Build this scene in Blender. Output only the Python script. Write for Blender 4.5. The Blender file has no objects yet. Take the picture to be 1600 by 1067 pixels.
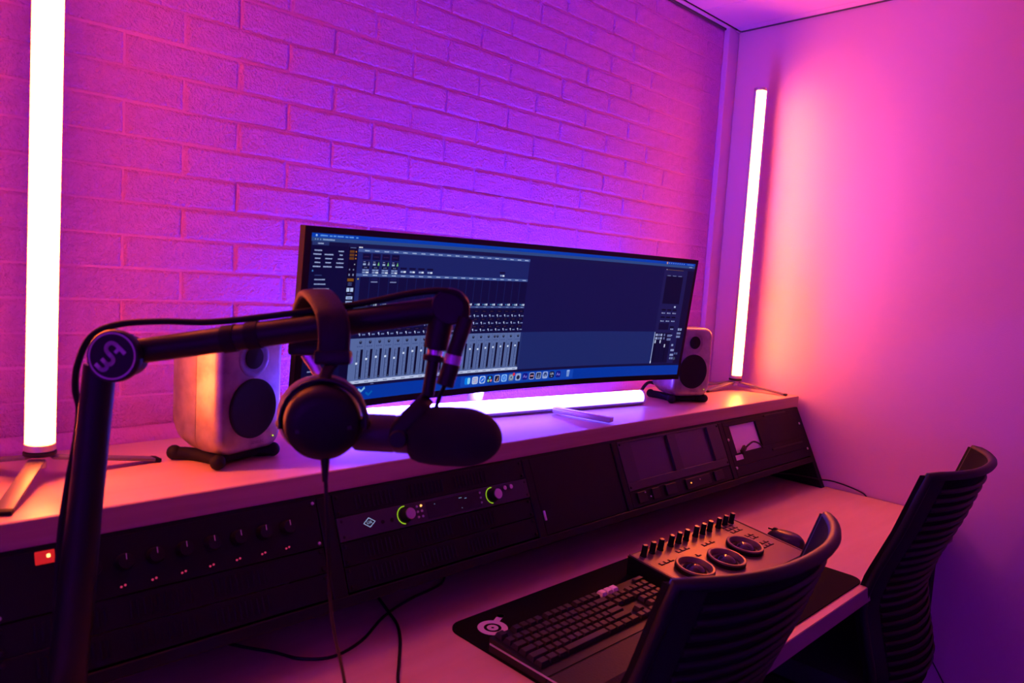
import bpy, bmesh, math, random
from mathutils import Matrix, Vector

random.seed(7)
SC = bpy.context.scene
COL = SC.collection
R = math.radians
PI = math.pi

# ------------------------------------------------------------------ camera
cam_d = bpy.data.cameras.new('camera')
cam = bpy.data.objects.new('camera', cam_d)
COL.objects.link(cam)
RV = Vector((0.7169, -0.6947, 0.0595)); UV = Vector((0.0189, 0.1047, 0.9943)); FV = Vector((0.6969, 0.7117, -0.0882))
CM = Matrix((RV, UV, -FV)).transposed().to_4x4()
CM.translation = (0, 0, 1.4385)
cam.matrix_world = CM
cam_d.sensor_width = 36.0
cam_d.lens = 1135.09 / 1600 * 36
cam_d.clip_start = 0.02
cam_d.dof.use_dof = True
cam_d.dof.focus_distance = 2.0
cam_d.dof.aperture_fstop = 5.6
SC.camera = cam

# ------------------------------------------------------------------ world, exposure
W = bpy.data.worlds.new('room_ambience')
SC.world = W
W.use_nodes = True
bg = W.node_tree.nodes['Background']
bg.inputs[0].default_value = (0.24, 0.02, 1.0, 1)
bg.inputs[1].default_value = 0.0
SC.view_settings.view_transform = 'Standard'
SC.view_settings.look = 'None'
SC.view_settings.gamma = 1
SC.view_settings.exposure = 0.0
SC.view_settings.use_curve_mapping = False
ORANGE = (1.0, 0.13, 0.026)
ORANGE_POWER_L = 82.0
ORANGE_POWER_R = 150.0
VIOLET = (0.08, 0.05, 1.0)
VIOLET_POWER = 250.0
MAGENTA = (0.50, 0.01, 1.0)
MAGENTA_POWER = 330.0

# ------------------------------------------------------------------ helpers
def lin(c):
    return tuple(((v / 255 / 12.92) if v / 255 <= 0.04045 else ((v / 255 + 0.055) / 1.055) ** 2.4) for v in c)

MATS = {}
def mat(name, base=(0.5, 0.5, 0.5), rough=0.5, metal=0.0, spec=0.5, noise=None, bump=None, coat=0.0, alpha=None):
    """noise=(scale, colour2, stretch) mottles the colour; bump=(scale, strength, distance)"""
    if name in MATS:
        return MATS[name]
    m = bpy.data.materials.new(name)
    m.use_nodes = True
    nt = m.node_tree
    p = nt.nodes['Principled BSDF']
    p.inputs['Base Color'].default_value = (*base, 1)
    p.inputs['Roughness'].default_value = rough
    p.inputs['Metallic'].default_value = metal
    p.inputs['Specular IOR Level'].default_value = spec
    p.inputs['Coat Weight'].default_value = coat
    tc = nt.nodes.new('ShaderNodeTexCoord')
    if noise:
        mp = nt.nodes.new('ShaderNodeMapping')
        mp.inputs['Scale'].default_value = noise[2] if len(noise) > 2 else (1, 1, 1)
        nz = nt.nodes.new('ShaderNodeTexNoise')
        nz.inputs['Scale'].default_value = noise[0]
        nz.inputs['Detail'].default_value = 6
        mx = nt.nodes.new('ShaderNodeMix'); mx.data_type = 'RGBA'
        mx.inputs[6].default_value = (*base, 1)
        mx.inputs[7].default_value = (*noise[1], 1)
        cr = nt.nodes.new('ShaderNodeMapRange')
        cr.inputs[1].default_value = 0.35; cr.inputs[2].default_value = 0.65
        nt.links.new(tc.outputs['Object'], mp.inputs['Vector'])
        nt.links.new(mp.outputs[0], nz.inputs['Vector'])
        nt.links.new(nz.outputs['Fac'], cr.inputs[0])
        nt.links.new(cr.outputs[0], mx.inputs[0])
        nt.links.new(mx.outputs[2], p.inputs['Base Color'])
    if bump:
        nz2 = nt.nodes.new('ShaderNodeTexNoise')
        nz2.inputs['Scale'].default_value = bump[0]
        nz2.inputs['Detail'].default_value = bump[3] if len(bump) > 3 else 4
        bp = nt.nodes.new('ShaderNodeBump')
        bp.inputs['Strength'].default_value = bump[1]
        bp.inputs['Distance'].default_value = bump[2]
        geo = nt.nodes.new('ShaderNodeNewGeometry')
        nt.links.new(geo.outputs['Position'], nz2.inputs['Vector'])
        nt.links.new(nz2.outputs['Fac'], bp.inputs['Height'])
        nt.links.new(bp.outputs[0], p.inputs['Normal'])
    MATS[name] = m
    return m

def emat(name, col, power):
    if name in MATS:
        return MATS[name]
    m = bpy.data.materials.new(name)
    m.use_nodes = True
    p = m.node_tree.nodes['Principled BSDF']
    p.inputs['Base Color'].default_value = (0.02, 0.02, 0.02, 1)
    p.inputs['Emission Color'].default_value = (*col, 1)
    p.inputs['Emission Strength'].default_value = power
    MATS[name] = m
    return m

def frame(o, z, x=None):
    z = Vector(z).normalized()
    x = Vector(x) if x is not None else (Vector((0, 0, 1)) if abs(z.z) < 0.9 else Vector((1, 0, 0)))
    x = (x - z * x.dot(z)).normalized()
    y = z.cross(x)
    m = Matrix((x, y, z)).transposed().to_4x4()
    m.translation = o
    return m

def T(*v):
    return Matrix.Translation(v)

def wm(o):
    m = o.matrix_basis.copy()
    while o.parent:
        o = o.parent
        m = o.matrix_basis @ m
    return m

def smooth_path(pts, n=6):
    P = [Vector(p) for p in pts]
    P = [P[0] * 2 - P[1]] + P + [P[-1] * 2 - P[-2]]
    out = []
    for i in range(1, len(P) - 2):
        a, b, c, d = P[i - 1:i + 3]
        for k in range(n):
            t = k / n
            out.append(0.5 * ((2 * b) + (c - a) * t + (2 * a - 5 * b + 4 * c - d) * t * t + (3 * b - a - 3 * c + d) * t ** 3))
    out.append(P[-2])
    return out

class B:
    """collects shapes (in metres) and links them as ONE mesh object"""
    def __init__(s):
        s.bm = bmesh.new()
    def box(s, c, size, bev=0.0, M=None, seg=2):
        m = (M or Matrix()) @ Matrix.Translation(c) @ Matrix.Diagonal((*size, 1))
        r = bmesh.ops.create_cube(s.bm, size=1, matrix=m)
        if bev > 0:
            es = list({e for v in r['verts'] for e in v.link_edges})
            bmesh.ops.bevel(s.bm, geom=es, offset=bev, segments=seg, profile=0.5, affect='EDGES')
        return s
    def raw(s, vs, fs, M=None):
        bv = [s.bm.verts.new((M @ Vector(v)) if M else v) for v in vs]
        for f in fs:
            try:
                s.bm.faces.new([bv[i] for i in f])
            except ValueError:
                pass
        return s
    def lathe(s, prof, M=None, n=32, a0=0.0, a1=2 * PI, sx=1.0, sy=1.0, cap=True):
        full = abs(a1 - a0 - 2 * PI) < 1e-6
        k = n if full else n + 1
        vs, fs = [], []
        for r, h in prof:
            for i in range(k):
                a = a0 + (a1 - a0) * i / n
                vs.append((r * math.cos(a) * sx, r * math.sin(a) * sy, h))
        for j in range(len(prof) - 1):
            for i in range(n):
                i2 = (i + 1) % k
                fs.append((j * k + i, j * k + i2, (j + 1) * k + i2, (j + 1) * k + i))
        if full and cap:
            if prof[0][0] > 1e-6: fs.append(tuple(range(k))[::-1])
            if prof[-1][0] > 1e-6: fs.append(tuple((len(prof) - 1) * k + i for i in range(k)))
        s.raw(vs, fs, M)
        if any(p[0] <= 1e-6 for p in prof):
            bmesh.ops.remove_doubles(s.bm, verts=s.bm.verts[:], dist=1e-6)
        return s
    def cyl(s, a, b, r, r2=None, n=20, bev=0.0):
        a, b = Vector(a), Vector(b)
        L = (b - a).length
        r2 = r if r2 is None else r2
        if bev > 0:
            pr = [(r - bev, 0), (r, bev), (r2, L - bev), (r2 - bev, L)]
        else:
            pr = [(r, 0), (r2, L)]
        return s.lathe(pr, frame(a, b - a), n)
    def tube(s, pts, r, n=8, flat=None, up=None):
        """sweep a circle (or an ellipse flat=(ru, rv)) along pts"""
        P = [Vector(p) for p in pts]
        rr = r if isinstance(r, (list, tuple)) else [r] * len(P)
        vs, fs = [], []
        prev = None
        for i, p in enumerate(P):
            t = (P[min(i + 1, len(P) - 1)] - P[max(i - 1, 0)]).normalized()
            if prev is None:
                u = Vector(up) if up is not None else (Vector((0, 0, 1)) if abs(t.z) < 0.9 else Vector((1, 0, 0)))
            else:
                u = prev
            u = (u - t * u.dot(t)).normalized()
            prev = u
            v = t.cross(u)
            for k in range(n):
                a = 2 * PI * k / n
                ru, rv = (rr[i], rr[i]) if flat is None else flat
                vs.append(p + u * math.cos(a) * ru + v * math.sin(a) * rv)
        for i in range(len(P) - 1):
            for k in range(n):
                k2 = (k + 1) % n
                fs.append((i * n + k, i * n + k2, (i + 1) * n + k2, (i + 1) * n + k))
        fs.append(tuple(range(n))[::-1]); fs.append(tuple((len(P) - 1) * n + k for k in range(n)))
        return s.raw(vs, fs)
    def prism(s, poly, h0, h1, M=None):
        n = len(poly)
        vs = [(x, y, h0) for x, y in poly] + [(x, y, h1) for x, y in poly]
        fs = [tuple(range(n))[::-1], tuple(range(n, 2 * n))] + [(i, (i + 1) % n, n + (i + 1) % n, n + i) for i in range(n)]
        return s.raw(vs, fs, M)
    def ball(s, c, r, n=20, m=12, M=None, sc=(1, 1, 1)):
        pr = [(max(r * math.sin(PI * j / m), 0.0), -r * math.cos(PI * j / m)) for j in range(m + 1)]
        MM = (M or Matrix()) @ Matrix.Translation(c) @ Matrix.Diagonal((*sc, 1))
        return s.lathe(pr, MM, n)
    def build(s, name, m, parent=None, world=False, smooth=True, angle=35):
        me = bpy.data.meshes.new(name)
        if world and parent is not None:
            s.bm.transform(wm(parent).inverted())
        bmesh.ops.recalc_face_normals(s.bm, faces=s.bm.faces[:])
        s.bm.to_mesh(me); s.bm.free()
        me.materials.append(m)
        if smooth:
            me.polygons.foreach_set('use_smooth', [True] * len(me.polygons))
            me.set_sharp_from_angle(angle=R(angle))
        o = bpy.data.objects.new(name, me)
        COL.objects.link(o)
        if parent is not None:
            o.parent = parent
        return o

def thing(name, label, cat, loc=(0, 0, 0), rot=(0, 0, 0), group=None):
    o = bpy.data.objects.new(name, None)
    o.empty_display_size = 0.05
    COL.objects.link(o)
    o.location = loc; o.rotation_euler = rot
    return tag(o, label, cat, group)

def tag(o, label, cat, group=None):
    o['label'] = label; o['category'] = cat
    if group: o['group'] = group
    return o

def struct(o, label=None):
    o['kind'] = 'structure'
    if label: o['label'] = label
    return o

def link(name, me, parent, loc=(0, 0, 0), rot=(0, 0, 0), scale=(1, 1, 1)):
    o = bpy.data.objects.new(name, me)
    COL.objects.link(o)
    o.parent = parent
    o.location = loc; o.rotation_euler = rot; o.scale = scale
    return o

def rrect(w, h, r, n=5):
    pts = []
    for cx, cy, a0 in ((w / 2 - r, h / 2 - r, 0), (-w / 2 + r, h / 2 - r, 90), (-w / 2 + r, -h / 2 + r, 180), (w / 2 - r, -h / 2 + r, 270)):
        for i in range(n + 1):
            a = R(a0 + 90 * i / n)
            pts.append((cx + r * math.cos(a), cy + r * math.sin(a)))
    return pts

def text_mesh(txt, size, align='CENTER'):
    """flat lettering in the XY plane as (verts, faces)"""
    cu = bpy.data.curves.new('lettering', 'FONT')
    cu.body = txt; cu.size = size; cu.align_x = align; cu.align_y = 'CENTER'
    cu.resolution_u = 2
    o = bpy.data.objects.new('lettering', cu)
    COL.objects.link(o)
    dg = bpy.context.evaluated_depsgraph_get()
    me = o.evaluated_get(dg).to_mesh()
    vs = [tuple(v.co) for v in me.vertices]
    fs = [tuple(p.vertices) for p in me.polygons]
    o.evaluated_get(dg).to_mesh_clear()
    bpy.data.objects.remove(o); bpy.data.curves.remove(cu)
    return vs, fs

# ------------------------------------------------------------------ materials
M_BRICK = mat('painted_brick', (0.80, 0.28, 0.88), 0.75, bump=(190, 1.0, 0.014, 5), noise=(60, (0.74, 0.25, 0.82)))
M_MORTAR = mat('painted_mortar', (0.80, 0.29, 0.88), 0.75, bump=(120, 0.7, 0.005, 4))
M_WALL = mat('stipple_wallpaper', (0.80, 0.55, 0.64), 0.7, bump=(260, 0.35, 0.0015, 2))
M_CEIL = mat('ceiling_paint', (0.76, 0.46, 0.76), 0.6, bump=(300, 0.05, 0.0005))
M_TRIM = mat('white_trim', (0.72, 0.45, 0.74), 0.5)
M_SEAM = mat('dark_seam', (0.10, 0.09, 0.10), 0.8)
M_FLOOR = mat('dark_carpet', (0.06, 0.055, 0.06), 0.95, bump=(400, 0.5, 0.003), noise=(80, (0.04, 0.04, 0.045)))
M_WOOD = mat('pale_birch_laminate', (0.74, 0.53, 0.36), 0.36, noise=(4, (0.68, 0.47, 0.31), (0.6, 6, 6)))
M_WOODE = mat('birch_edge_band', (0.58, 0.40, 0.27), 0.5, noise=(5, (0.48, 0.31, 0.2), (0.4, 9, 9)))
M_BLACK = mat('black_plastic', (0.009, 0.009, 0.009), 0.45, spec=0.3)
M_MATT = mat('matt_black', (0.008, 0.008, 0.008), 0.7, spec=0.25)
M_RACK = mat('black_powder_coat', (0.008, 0.0078, 0.009), 0.55, spec=0.2, bump=(600, 0.1, 0.0005))
M_GREY = mat('dark_grey_panel', (0.05, 0.048, 0.055), 0.5, spec=0.3)
M_ALU = mat('aluminium', (0.72, 0.72, 0.74), 0.32, metal=1.0)
M_SILVER = mat('silver_paint', (0.62, 0.62, 0.65), 0.35, metal=0.6)
M_RAW = mat('raw_cast_aluminium', (0.44, 0.42, 0.40), 0.40, metal=0.8, noise=(30, (0.30, 0.285, 0.27)), bump=(50, 0.10, 0.002))
M_FOAM = mat('windscreen_foam', (0.012, 0.011, 0.012), 0.95, bump=(900, 0.6, 0.002))
M_VELOUR = mat('grey_velour', (0.34, 0.31, 0.29), 0.95, bump=(800, 0.5, 0.002))
M_LEATH = mat('black_leatherette', (0.010, 0.0095, 0.010), 0.55, spec=0.3, bump=(260, 0.25, 0.002))
M_WHITE = mat('white_plastic', (0.82, 0.80, 0.82), 0.5)
M_TUBEB = mat('tube_housing', (0.55, 0.54, 0.57), 0.4)
def lmat(name, col, power):
    # LED diffuser: brightest over the LED strip, fading round its sides (vertex attribute 'glow')
    m = emat(name, col, power)
    nt = m.node_tree
    at = nt.nodes.new('ShaderNodeAttribute'); at.attribute_name = 'glow'
    mu = nt.nodes.new('ShaderNodeMath'); mu.operation = 'MULTIPLY'; mu.inputs[1].default_value = power
    nt.links.new(at.outputs['Fac'], mu.inputs[0])
    nt.links.new(mu.outputs[0], nt.nodes['Principled BSDF'].inputs['Emission Strength'])
    return m
M_ORANGE_L = lmat('orange_led_diffuser_one', ORANGE, ORANGE_POWER_L)
M_ORANGE_R = lmat('orange_led_diffuser_two', (ORANGE[0], 0.155, ORANGE[2]), ORANGE_POWER_R)
M_MAGENTA = lmat('magenta_led_diffuser', MAGENTA, MAGENTA_POWER)
M_VIOLET = lmat('violet_led_diffuser', VIOLET, VIOLET_POWER)
M_CLOTH = mat('mouse_pad_cloth', (0.006, 0.0055, 0.006), 0.9, spec=0.1, bump=(900, 0.3, 0.001))
M_CHAIR = mat('chair_black_nylon', (0.012, 0.012, 0.014), 0.5, spec=0.3)
M_CHAIRF = mat('chair_seat_fabric', (0.02, 0.02, 0.024), 0.95, bump=(500, 0.5, 0.002))
M_KEY = mat('keycap_plastic', (0.020, 0.018, 0.019), 0.5, spec=0.35)
M_PANEL = mat('panel_bronze_grey', (0.19, 0.15, 0.105), 0.42, metal=0.4)
M_KNOB = mat('knob_black_rubber', (0.008, 0.0075, 0.0075), 0.55, spec=0.25)
M_KNOBT = mat('knob_satin_top', (0.25, 0.21, 0.18), 0.35, metal=0.6)
M_BALL = mat('trackball_gloss', (0.02, 0.018, 0.022), 0.08, spec=0.6)

# ================================================================== ROOM
YW, XW, ZC = 1.553, 2.65, 2.447
b = B(); b.box((0.2, YW + 0.1, ZC / 2 + 0.1), (5.4, 0.2, ZC + 0.4))
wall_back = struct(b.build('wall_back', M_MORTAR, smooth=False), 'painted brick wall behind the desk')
b = B(); b.box((XW + 0.1, -0.55, ZC / 2 + 0.1), (0.2, 4.2, ZC + 0.4))
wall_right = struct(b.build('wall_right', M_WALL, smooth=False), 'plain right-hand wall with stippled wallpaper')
b = B(); b.box((-2.3, -0.55, ZC / 2 + 0.1), (0.2, 4.2, ZC + 0.4))
M_DARKW = mat('violet_bounce_tint', (0.34, 0.20, 0.80), 0.8)  # violet invented for the unseen walls, to tint the bounced light
struct(b.build('wall_left', M_DARKW, smooth=False), 'plain left-hand wall of the room')
b = B(); b.box((0.2, -2.6, ZC / 2 + 0.1), (5.2, 0.2, ZC + 0.4))
struct(b.build('wall_rear', M_DARKW, smooth=False), 'plain wall behind the camera')
b = B(); b.box((0.2, -0.5, -0.05), (5.4, 4.3, 0.1))
struct(b.build('floor', M_FLOOR, smooth=False), 'dark carpet floor under the desk')
b = B(); b.box((0.2, -0.5, ZC + 0.06), (5.4, 4.3, 0.1))
ceiling = struct(b.build('ceiling', M_SEAM, smooth=False), 'suspended ceiling of pale panels')
# ceiling panels: wide planks running along y, seams every 0.6 m at x = 2.375
xs = [2.65, 2.6] ; xs = []
edges = [2.648, 2.602, 2.375, 1.775, 1.175, 0.575, -0.025, -0.625, -1.225]
for i in range(len(edges) - 1):
    x1, x0 = edges[i], edges[i + 1]
    for y1, y0 in ((1.528, 0.328), (0.328, -0.872), (-0.872, -2.072)):
        b = B(); b.box(((x0 + x1) / 2, (y0 + y1) / 2, ZC + 0.007), (x1 - x0 - 0.003, y1 - y0 - 0.003, 0.014), 0.0015, seg=1)
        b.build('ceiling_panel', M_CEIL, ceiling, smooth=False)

# bricks
CW, CH = 0.2228, 0.0638
def brick_mesh(w, h, seed):
    rnd = random.Random(seed)
    J = lambda a: rnd.uniform(-a, a)
    d = 0.0035
    xsn = [-w / 2, -w / 4, 0, w / 4, w / 2]
    ring = [(x, -h / 2) for x in xsn] + [(x, h / 2) for x in reversed(xsn)]
    n = len(ring)
    vs = []
    for ins, y, jt in ((0, 0.003, 0), (0.0, -0.0002, 0.0004), (0.0056, -d, 0.0016)):
        for (x, z) in ring:
            sx = -1 if x > 0 else 1
            sz = -1 if z > 0 else 1
            vs.append((x + J(jt) + (ins * sx if abs(abs(x) - w / 2) < 1e-6 else 0), y + (J(0.0004) if ins else 0), z + J(jt) + ins * sz))
    fs = []
    for j in range(2):
        for i in range(n):
            fs.append((j * n + i, j * n + (i + 1) % n, (j + 1) * n + (i + 1) % n, (j + 1) * n + i))
    for i in range(4):
        fs.append((2 * n + i, 2 * n + i + 1, 2 * n + n - 2 - i, 2 * n + n - 1 - i))
    me = bpy.data.meshes.new('brick')
    bm = bmesh.new()
    bv = [bm.verts.new(v) for v in vs]
    for f in fs: bm.faces.new([bv[i] for i in f])
    bmesh.ops.recalc_face_normals(bm, faces=bm.faces[:])
    bm.to_mesh(me); bm.free()
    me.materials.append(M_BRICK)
    me.polygons.foreach_set('use_smooth', [True] * len(me.polygons))
    me.set_sharp_from_angle(angle=R(9))
    return me
BR = [brick_mesh(CW - 0.0035, CH - 0.0035, k) for k in range(7)]
XEND = 2.566
row0 = 1.827
for k in range(-12, 10):
    zc = row0 + CH * k
    if zc < 1.08 or zc > ZC - 0.03: continue
    off = 0.4445 if k % 2 == 0 else 0.4445 + CW / 2
    i0 = math.floor((-0.02 - off) / CW)
    for i in range(i0, 12):
        x0 = off + CW * i; x1 = x0 + CW
        if x0 >= XEND - 0.03: break
        me = BR[random.randrange(7)]
        xc = (x0 + x1) / 2; sx = 1.0
        if x1 > XEND:
            sx = (XEND - 0.003 - x0 - 0.002) / (CW - 0.0035); xc = x0 + 0.002 + (XEND - 0.003 - x0 - 0.002) / 2
        link('brick', me, wall_back, (xc, YW + random.uniform(-0.0008, 0.0008), zc + random.uniform(-0.0012, 0.0012)),
             (0, random.uniform(-0.006, 0.006), 0), (sx, 1, 1))

# corner casing and ceiling edge strip
t1 = B(); t1.box((2.592, 1.5415, ZC / 2 + 0.02), (0.05, 0.024, ZC - 0.04), 0.002, seg=1)
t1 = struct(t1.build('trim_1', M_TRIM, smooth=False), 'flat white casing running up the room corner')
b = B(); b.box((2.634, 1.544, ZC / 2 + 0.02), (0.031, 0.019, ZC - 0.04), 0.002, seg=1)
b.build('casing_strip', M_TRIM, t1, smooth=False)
b = B(); b.box((0.7, 1.5395, ZC - 0.004), (3.9, 0.020, 0.006), 0.0015, seg=1)
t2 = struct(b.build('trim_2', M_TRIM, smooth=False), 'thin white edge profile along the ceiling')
b = B(); b.box((0.7, 1.5475, ZC - 0.0105), (3.73, 0.008, 0.007)); b.build('gap_shade_strip', M_SEAM, t2, smooth=False)  # solid dark strip, painted shade beneath the edge profile
b = B(); b.box((2.6465, -0.3, ZC - 0.002), (0.006, 3.65, 0.004)); b.build('gap_shade_strip', M_SEAM, t2, smooth=False)  # same painted shade line where the ceiling meets the right wall

# ================================================================== STUDIO DESK
YS, ZS, ZD = 1.1605, 1.063, 0.75
desk = thing('studio_desk', 'wide studio desk with pale wooden top, raised shelf and black sloped rack bays', 'desk', (1.2, 1.1, 0))
def W_(bb, name, m, parent=desk, **k): return bb.build(name, m, parent, world=True, **k)
b = B(); b.box((1.17, (YS + 1.545) / 2 + 0.0006, ZS - 0.020), (2.94, 1.545 - YS - 0.0012, 0.040), 0.0015, seg=1)
W_(b, 'raised_shelf', M_WOOD, smooth=False)
b = B(); b.box((1.17, YS - 0.0004, ZS - 0.0203), (2.94, 0.002, 0.0385), 0.0005, seg=1)
W_(b, 'edge_band', M_WOODE, smooth=False)
rc = 0.13
dk = [(-0.30, 1.5), (-0.30, 0.5858)] + [(2.644 - rc + rc * math.cos(R(a_)), 0.5858 + rc + rc * math.sin(R(a_))) for a_ in range(-90, 1, 15)] + [(2.644, 1.5)]
b = B(); b.prism(dk, ZD - 0.04, ZD)
W_(b, 'desktop', M_WOOD, smooth=False)
b = B(); b.box(((2.644 - rc - 0.30) / 2, 0.5852, ZD - 0.0205), (2.644 - rc + 0.30, 0.002, 0.0385), 0.0004, seg=1)
W_(b, 'edge_band', mat('shaded_edge_band', (0.30, 0.20, 0.22), 0.6), smooth=False)  # darker copy of the edge colour, shade on the desk front painted in
side = [(1.158, 1.022), (1.030, 0.7505), (1.5, 0.7505), (1.5, 1.022)]
def side_panel(x0, x1):
    Mx = Matrix(((0, 0, 1, 0), (1, 0, 0, 0), (0, 1, 0, 0), (0, 0, 0, 1)))
    bb = B(); bb.prism(side, x0, x1, Mx)
    return W_(bb, 'side_panel', M_RACK, smooth=False)
side_panel(2.606, 2.632)
side_panel(-0.29, -0.264)
b = B(); b.box((1.17, 1.5, 0.885), (2.9, 0.018, 0.268))
W_(b, 'rear_panel', M_RACK, smooth=False)
for x0, x1 in ((-0.29, -0.25), (2.59, 2.63)):
    b = B(); b.box(((x0 + x1) / 2, 1.0, 0.355), (x1 - x0, 0.7, 0.708), 0.003, seg=1)
    W_(b, 'leg_panel', M_RACK, smooth=False)
b = B(); b.box((1.17, 1.36, 0.5), (2.8, 0.02, 0.4)); W_(b, 'modesty_panel', M_RACK, smooth=False)
# sloped rack frame: local y up the slope, local z out of the face
RA = math.acos(0.4202)
RM = Matrix.Translation((0, 1.155, 1.02)) @ Matrix.Rotation(RA, 4, 'X')
def rack(b_, x0, x1, s0, s1, h0, h1, bev=0.0, seg=1):
    b_.box(((x0 + x1) / 2, -(s0 + s1) / 2, (h0 + h1) / 2), (x1 - x0, s1 - s0, h1 - h0), bev, RM, seg)
    return b_
for x0, x1 in ((0.14, 0.166), (0.656, 0.686), (1.180, 1.204), (1.512, 1.534), (2.050, 2.076)):
    W_(rack(B(), x0, x1, 0.002, 0.192, -0.16, 0.004, 0.002), 'rack_divider', M_RACK, smooth=False)
W_(rack(B(), -0.264, 2.606, 0.181, 0.2, -0.12, 0.006, 0.002), 'sill_rail', M_RACK, smooth=False)
W_(rack(B(), -0.264, 2.606, -0.004, 0.004, -0.16, -0.003), 'head_rail', M_RACK, smooth=False)
for x, s in ((2.592, 0.057), (2.083, 0.06), (2.083, 0.15), (2.592, 0.15)):
    bb = B(); bb.lathe([(0.0001, 0.003), (0.004, 0.002), (0.0045, 0.0)], RM @ T(x, -s, 0.004), 12)
    W_(bb, 'screw', M_ALU)

def rthing(name, label, cat, x0, s0):
    o = thing(name, label, cat, tuple(RM @ Vector((x0, -s0, 0))), (RA, 0, 0))
    return o
def screws(root, x0, x1, s0, s1, m=M_ALU):
    for x in (x0 + 0.008, x1 - 0.008):
        for s in (s0 + 0.008, s1 - 0.008):
            bb = B(); bb.lathe([(0.0001, 0.003), (0.003, 0.002), (0.0035, -0.001)], RM @ T(x, -s, 0.004), 10)
            bb.build('screw', m, root, world=True)

U1 = 0.0445
# --- preamp (left bay)
x0, x1 = 0.168, 0.654
pre = rthing('rack_preamp', 'black rack preamp with eight knobs, red twin LEDs and glowing power switch', 'rack unit', x0, 2 * U1)
rack(B(), x0, x1, 0.002, 2 * U1 - 0.001, -0.10, 0.004, 0.001).build('faceplate', M_RACK, pre, world=True, smooth=False)
M_SW = emat('switch_glow', (1.0, 0.02, 0.012), 0.55)
sw = rack(B(), 0.222, 0.246, 0.004, 0.022, 0.002, 0.007, 0.001).build('power_switch', M_SW, pre, world=True, smooth=False)
rack(B(), 0.2355, 0.2405, 0.009, 0.0145, 0.006, 0.0078, 0.001).build('switch_lamp', emat('switch_lamp', (1.0, 0.35, 0.1), 4.0), sw, world=True, smooth=False)
M_LEDR = emat('led_red_dim', (0.9, 0.05, 0.18), 0.5)
for i in range(8):
    x = 0.283 + 0.0432 * i
    kb = B(); kb.lathe([(0.0125, 0.0), (0.012, 0.010), (0.0105, 0.016), (0.0001, 0.0165)], RM @ T(x + 0.006, -0.042, 0.004), 24)
    kn = kb.build('knob', M_KNOB, pre, world=True)
    rack(B(), x + 0.0055, x + 0.0065, 0.031, 0.04, 0.0203, 0.021).build('pointer', M_WHITE, kn, world=True, smooth=False)
    for dx in (0.0, 0.0055):
        lb = B(); lb.lathe([(0.0017, 0.0), (0.0014, 0.0018), (0.0001, 0.002)], RM @ T(x - 0.001 + dx, -0.0765 + dx * 0.25, 0.004), 10)
        lb.build('led', M_LEDR, pre, world=True)
screws(pre, x0, x1, 0.002, 2 * U1)
# --- vented blank panels
def vent(x0, x1, s0, label, groups):
    v = rthing('vent_panel', label, 'rack panel', x0, s0 + U1)
    fp = rack(B(), x0, x1, s0 + 0.0005, s0 + U1 - 0.0005, -0.002, 0.003, 0.001).build('plate', M_RACK, v, world=True, smooth=False)
    n = 0
    for g0, cnt in groups:
        for i in range(cnt):
            xx = x0 + g0 + i * 0.0095
            rack(B(), xx, xx + 0.0045, s0 + 0.009, s0 + U1 - 0.009, 0.0024, 0.0050, 0.0012).build('vent_rib', M_RACK, v, world=True, smooth=False)
    screws(v, x0, x1, s0, s0 + U1, M_BLACK)
GR = [(0.045, 10), (0.165, 10), (0.285, 10)]
vent(0.168, 0.654, 2 * U1, 'black vented rack panel directly under the eight-knob preamp', GR)
vent(0.168, 0.654, 3 * U1, 'lowest black vented rack panel in the leftmost bay', GR)
vent(0.688, 1.178, 0.0005, 'black vented rack panel directly above the audio interface', GR)
vent(0.688, 1.178, 2 * U1, 'black vented rack panel directly under the audio interface', GR)
vent(0.688, 1.178, 3 * U1, 'lowest black vented rack panel in the audio interface bay', GR)
# --- audio interface
x0, x1 = 0.688, 1.178
ai = rthing('audio_interface', 'slim dark rack audio interface with two green-ringed knobs and diamond logo', 'rack unit', x0, 2 * U1)
rack(B(), x0, x1, U1 + 0.0005, 2 * U1 - 0.0005, -0.10, 0.006, 0.0012).build('faceplate', M_GREY, ai, world=True, smooth=False)
rack(B(), 0.888, 1.030, U1 + 0.006, 2 * U1 - 0.006, 0.0055, 0.0068).build('display', mat('display_glass', (0.01, 0.01, 0.014), 0.15), ai, world=True, smooth=False)
for dx, ds, w in ((0.02, 0.008, 0.0025), (0.085, 0.007, 0.008), (0.088, 0.028, 0.002), (0.1, 0.01, 0.006)):
    rack(B(), 0.888 + dx, 0.888 + dx + w, U1 + 0.004 + ds, U1 + 0.0052 + ds, 0.0066, 0.0072).build('meter_mark', emat('meter_glow', (0.35, 0.7, 0.9), 0.35), ai, world=True, smooth=False)
M_RING = emat('knob_ring_green', (0.42, 0.72, 0.02), 0.75)
for x in (0.834, 1.066):
    s = 0.0655
    kb = B(); kb.lathe([(0.0155, 0.0), (0.0155, 0.004), (0.0115, 0.005), (0.0112, 0.020)], RM @ T(x, -s, 0.006), 32)
    kn = kb.build('knob', M_KNOB, ai, world=True)
    kb = B(); kb.lathe([(0.0112, 0.020), (0.0108, 0.0222), (0.0001, 0.0225)], RM @ T(x, -s, 0.006), 28)
    kb.build('knob_cap', M_ALU, kn, world=True)
    rb = B(); rb.lathe([(0.0158, 0.0005), (0.0178, 0.0012), (0.0178, 0.0004), (0.0158, 0.0002)], RM @ T(x, -s, 0.0055), 32, R(80), R(265))
    rb.build('light_ring', M_RING, ai, world=True)
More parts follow.
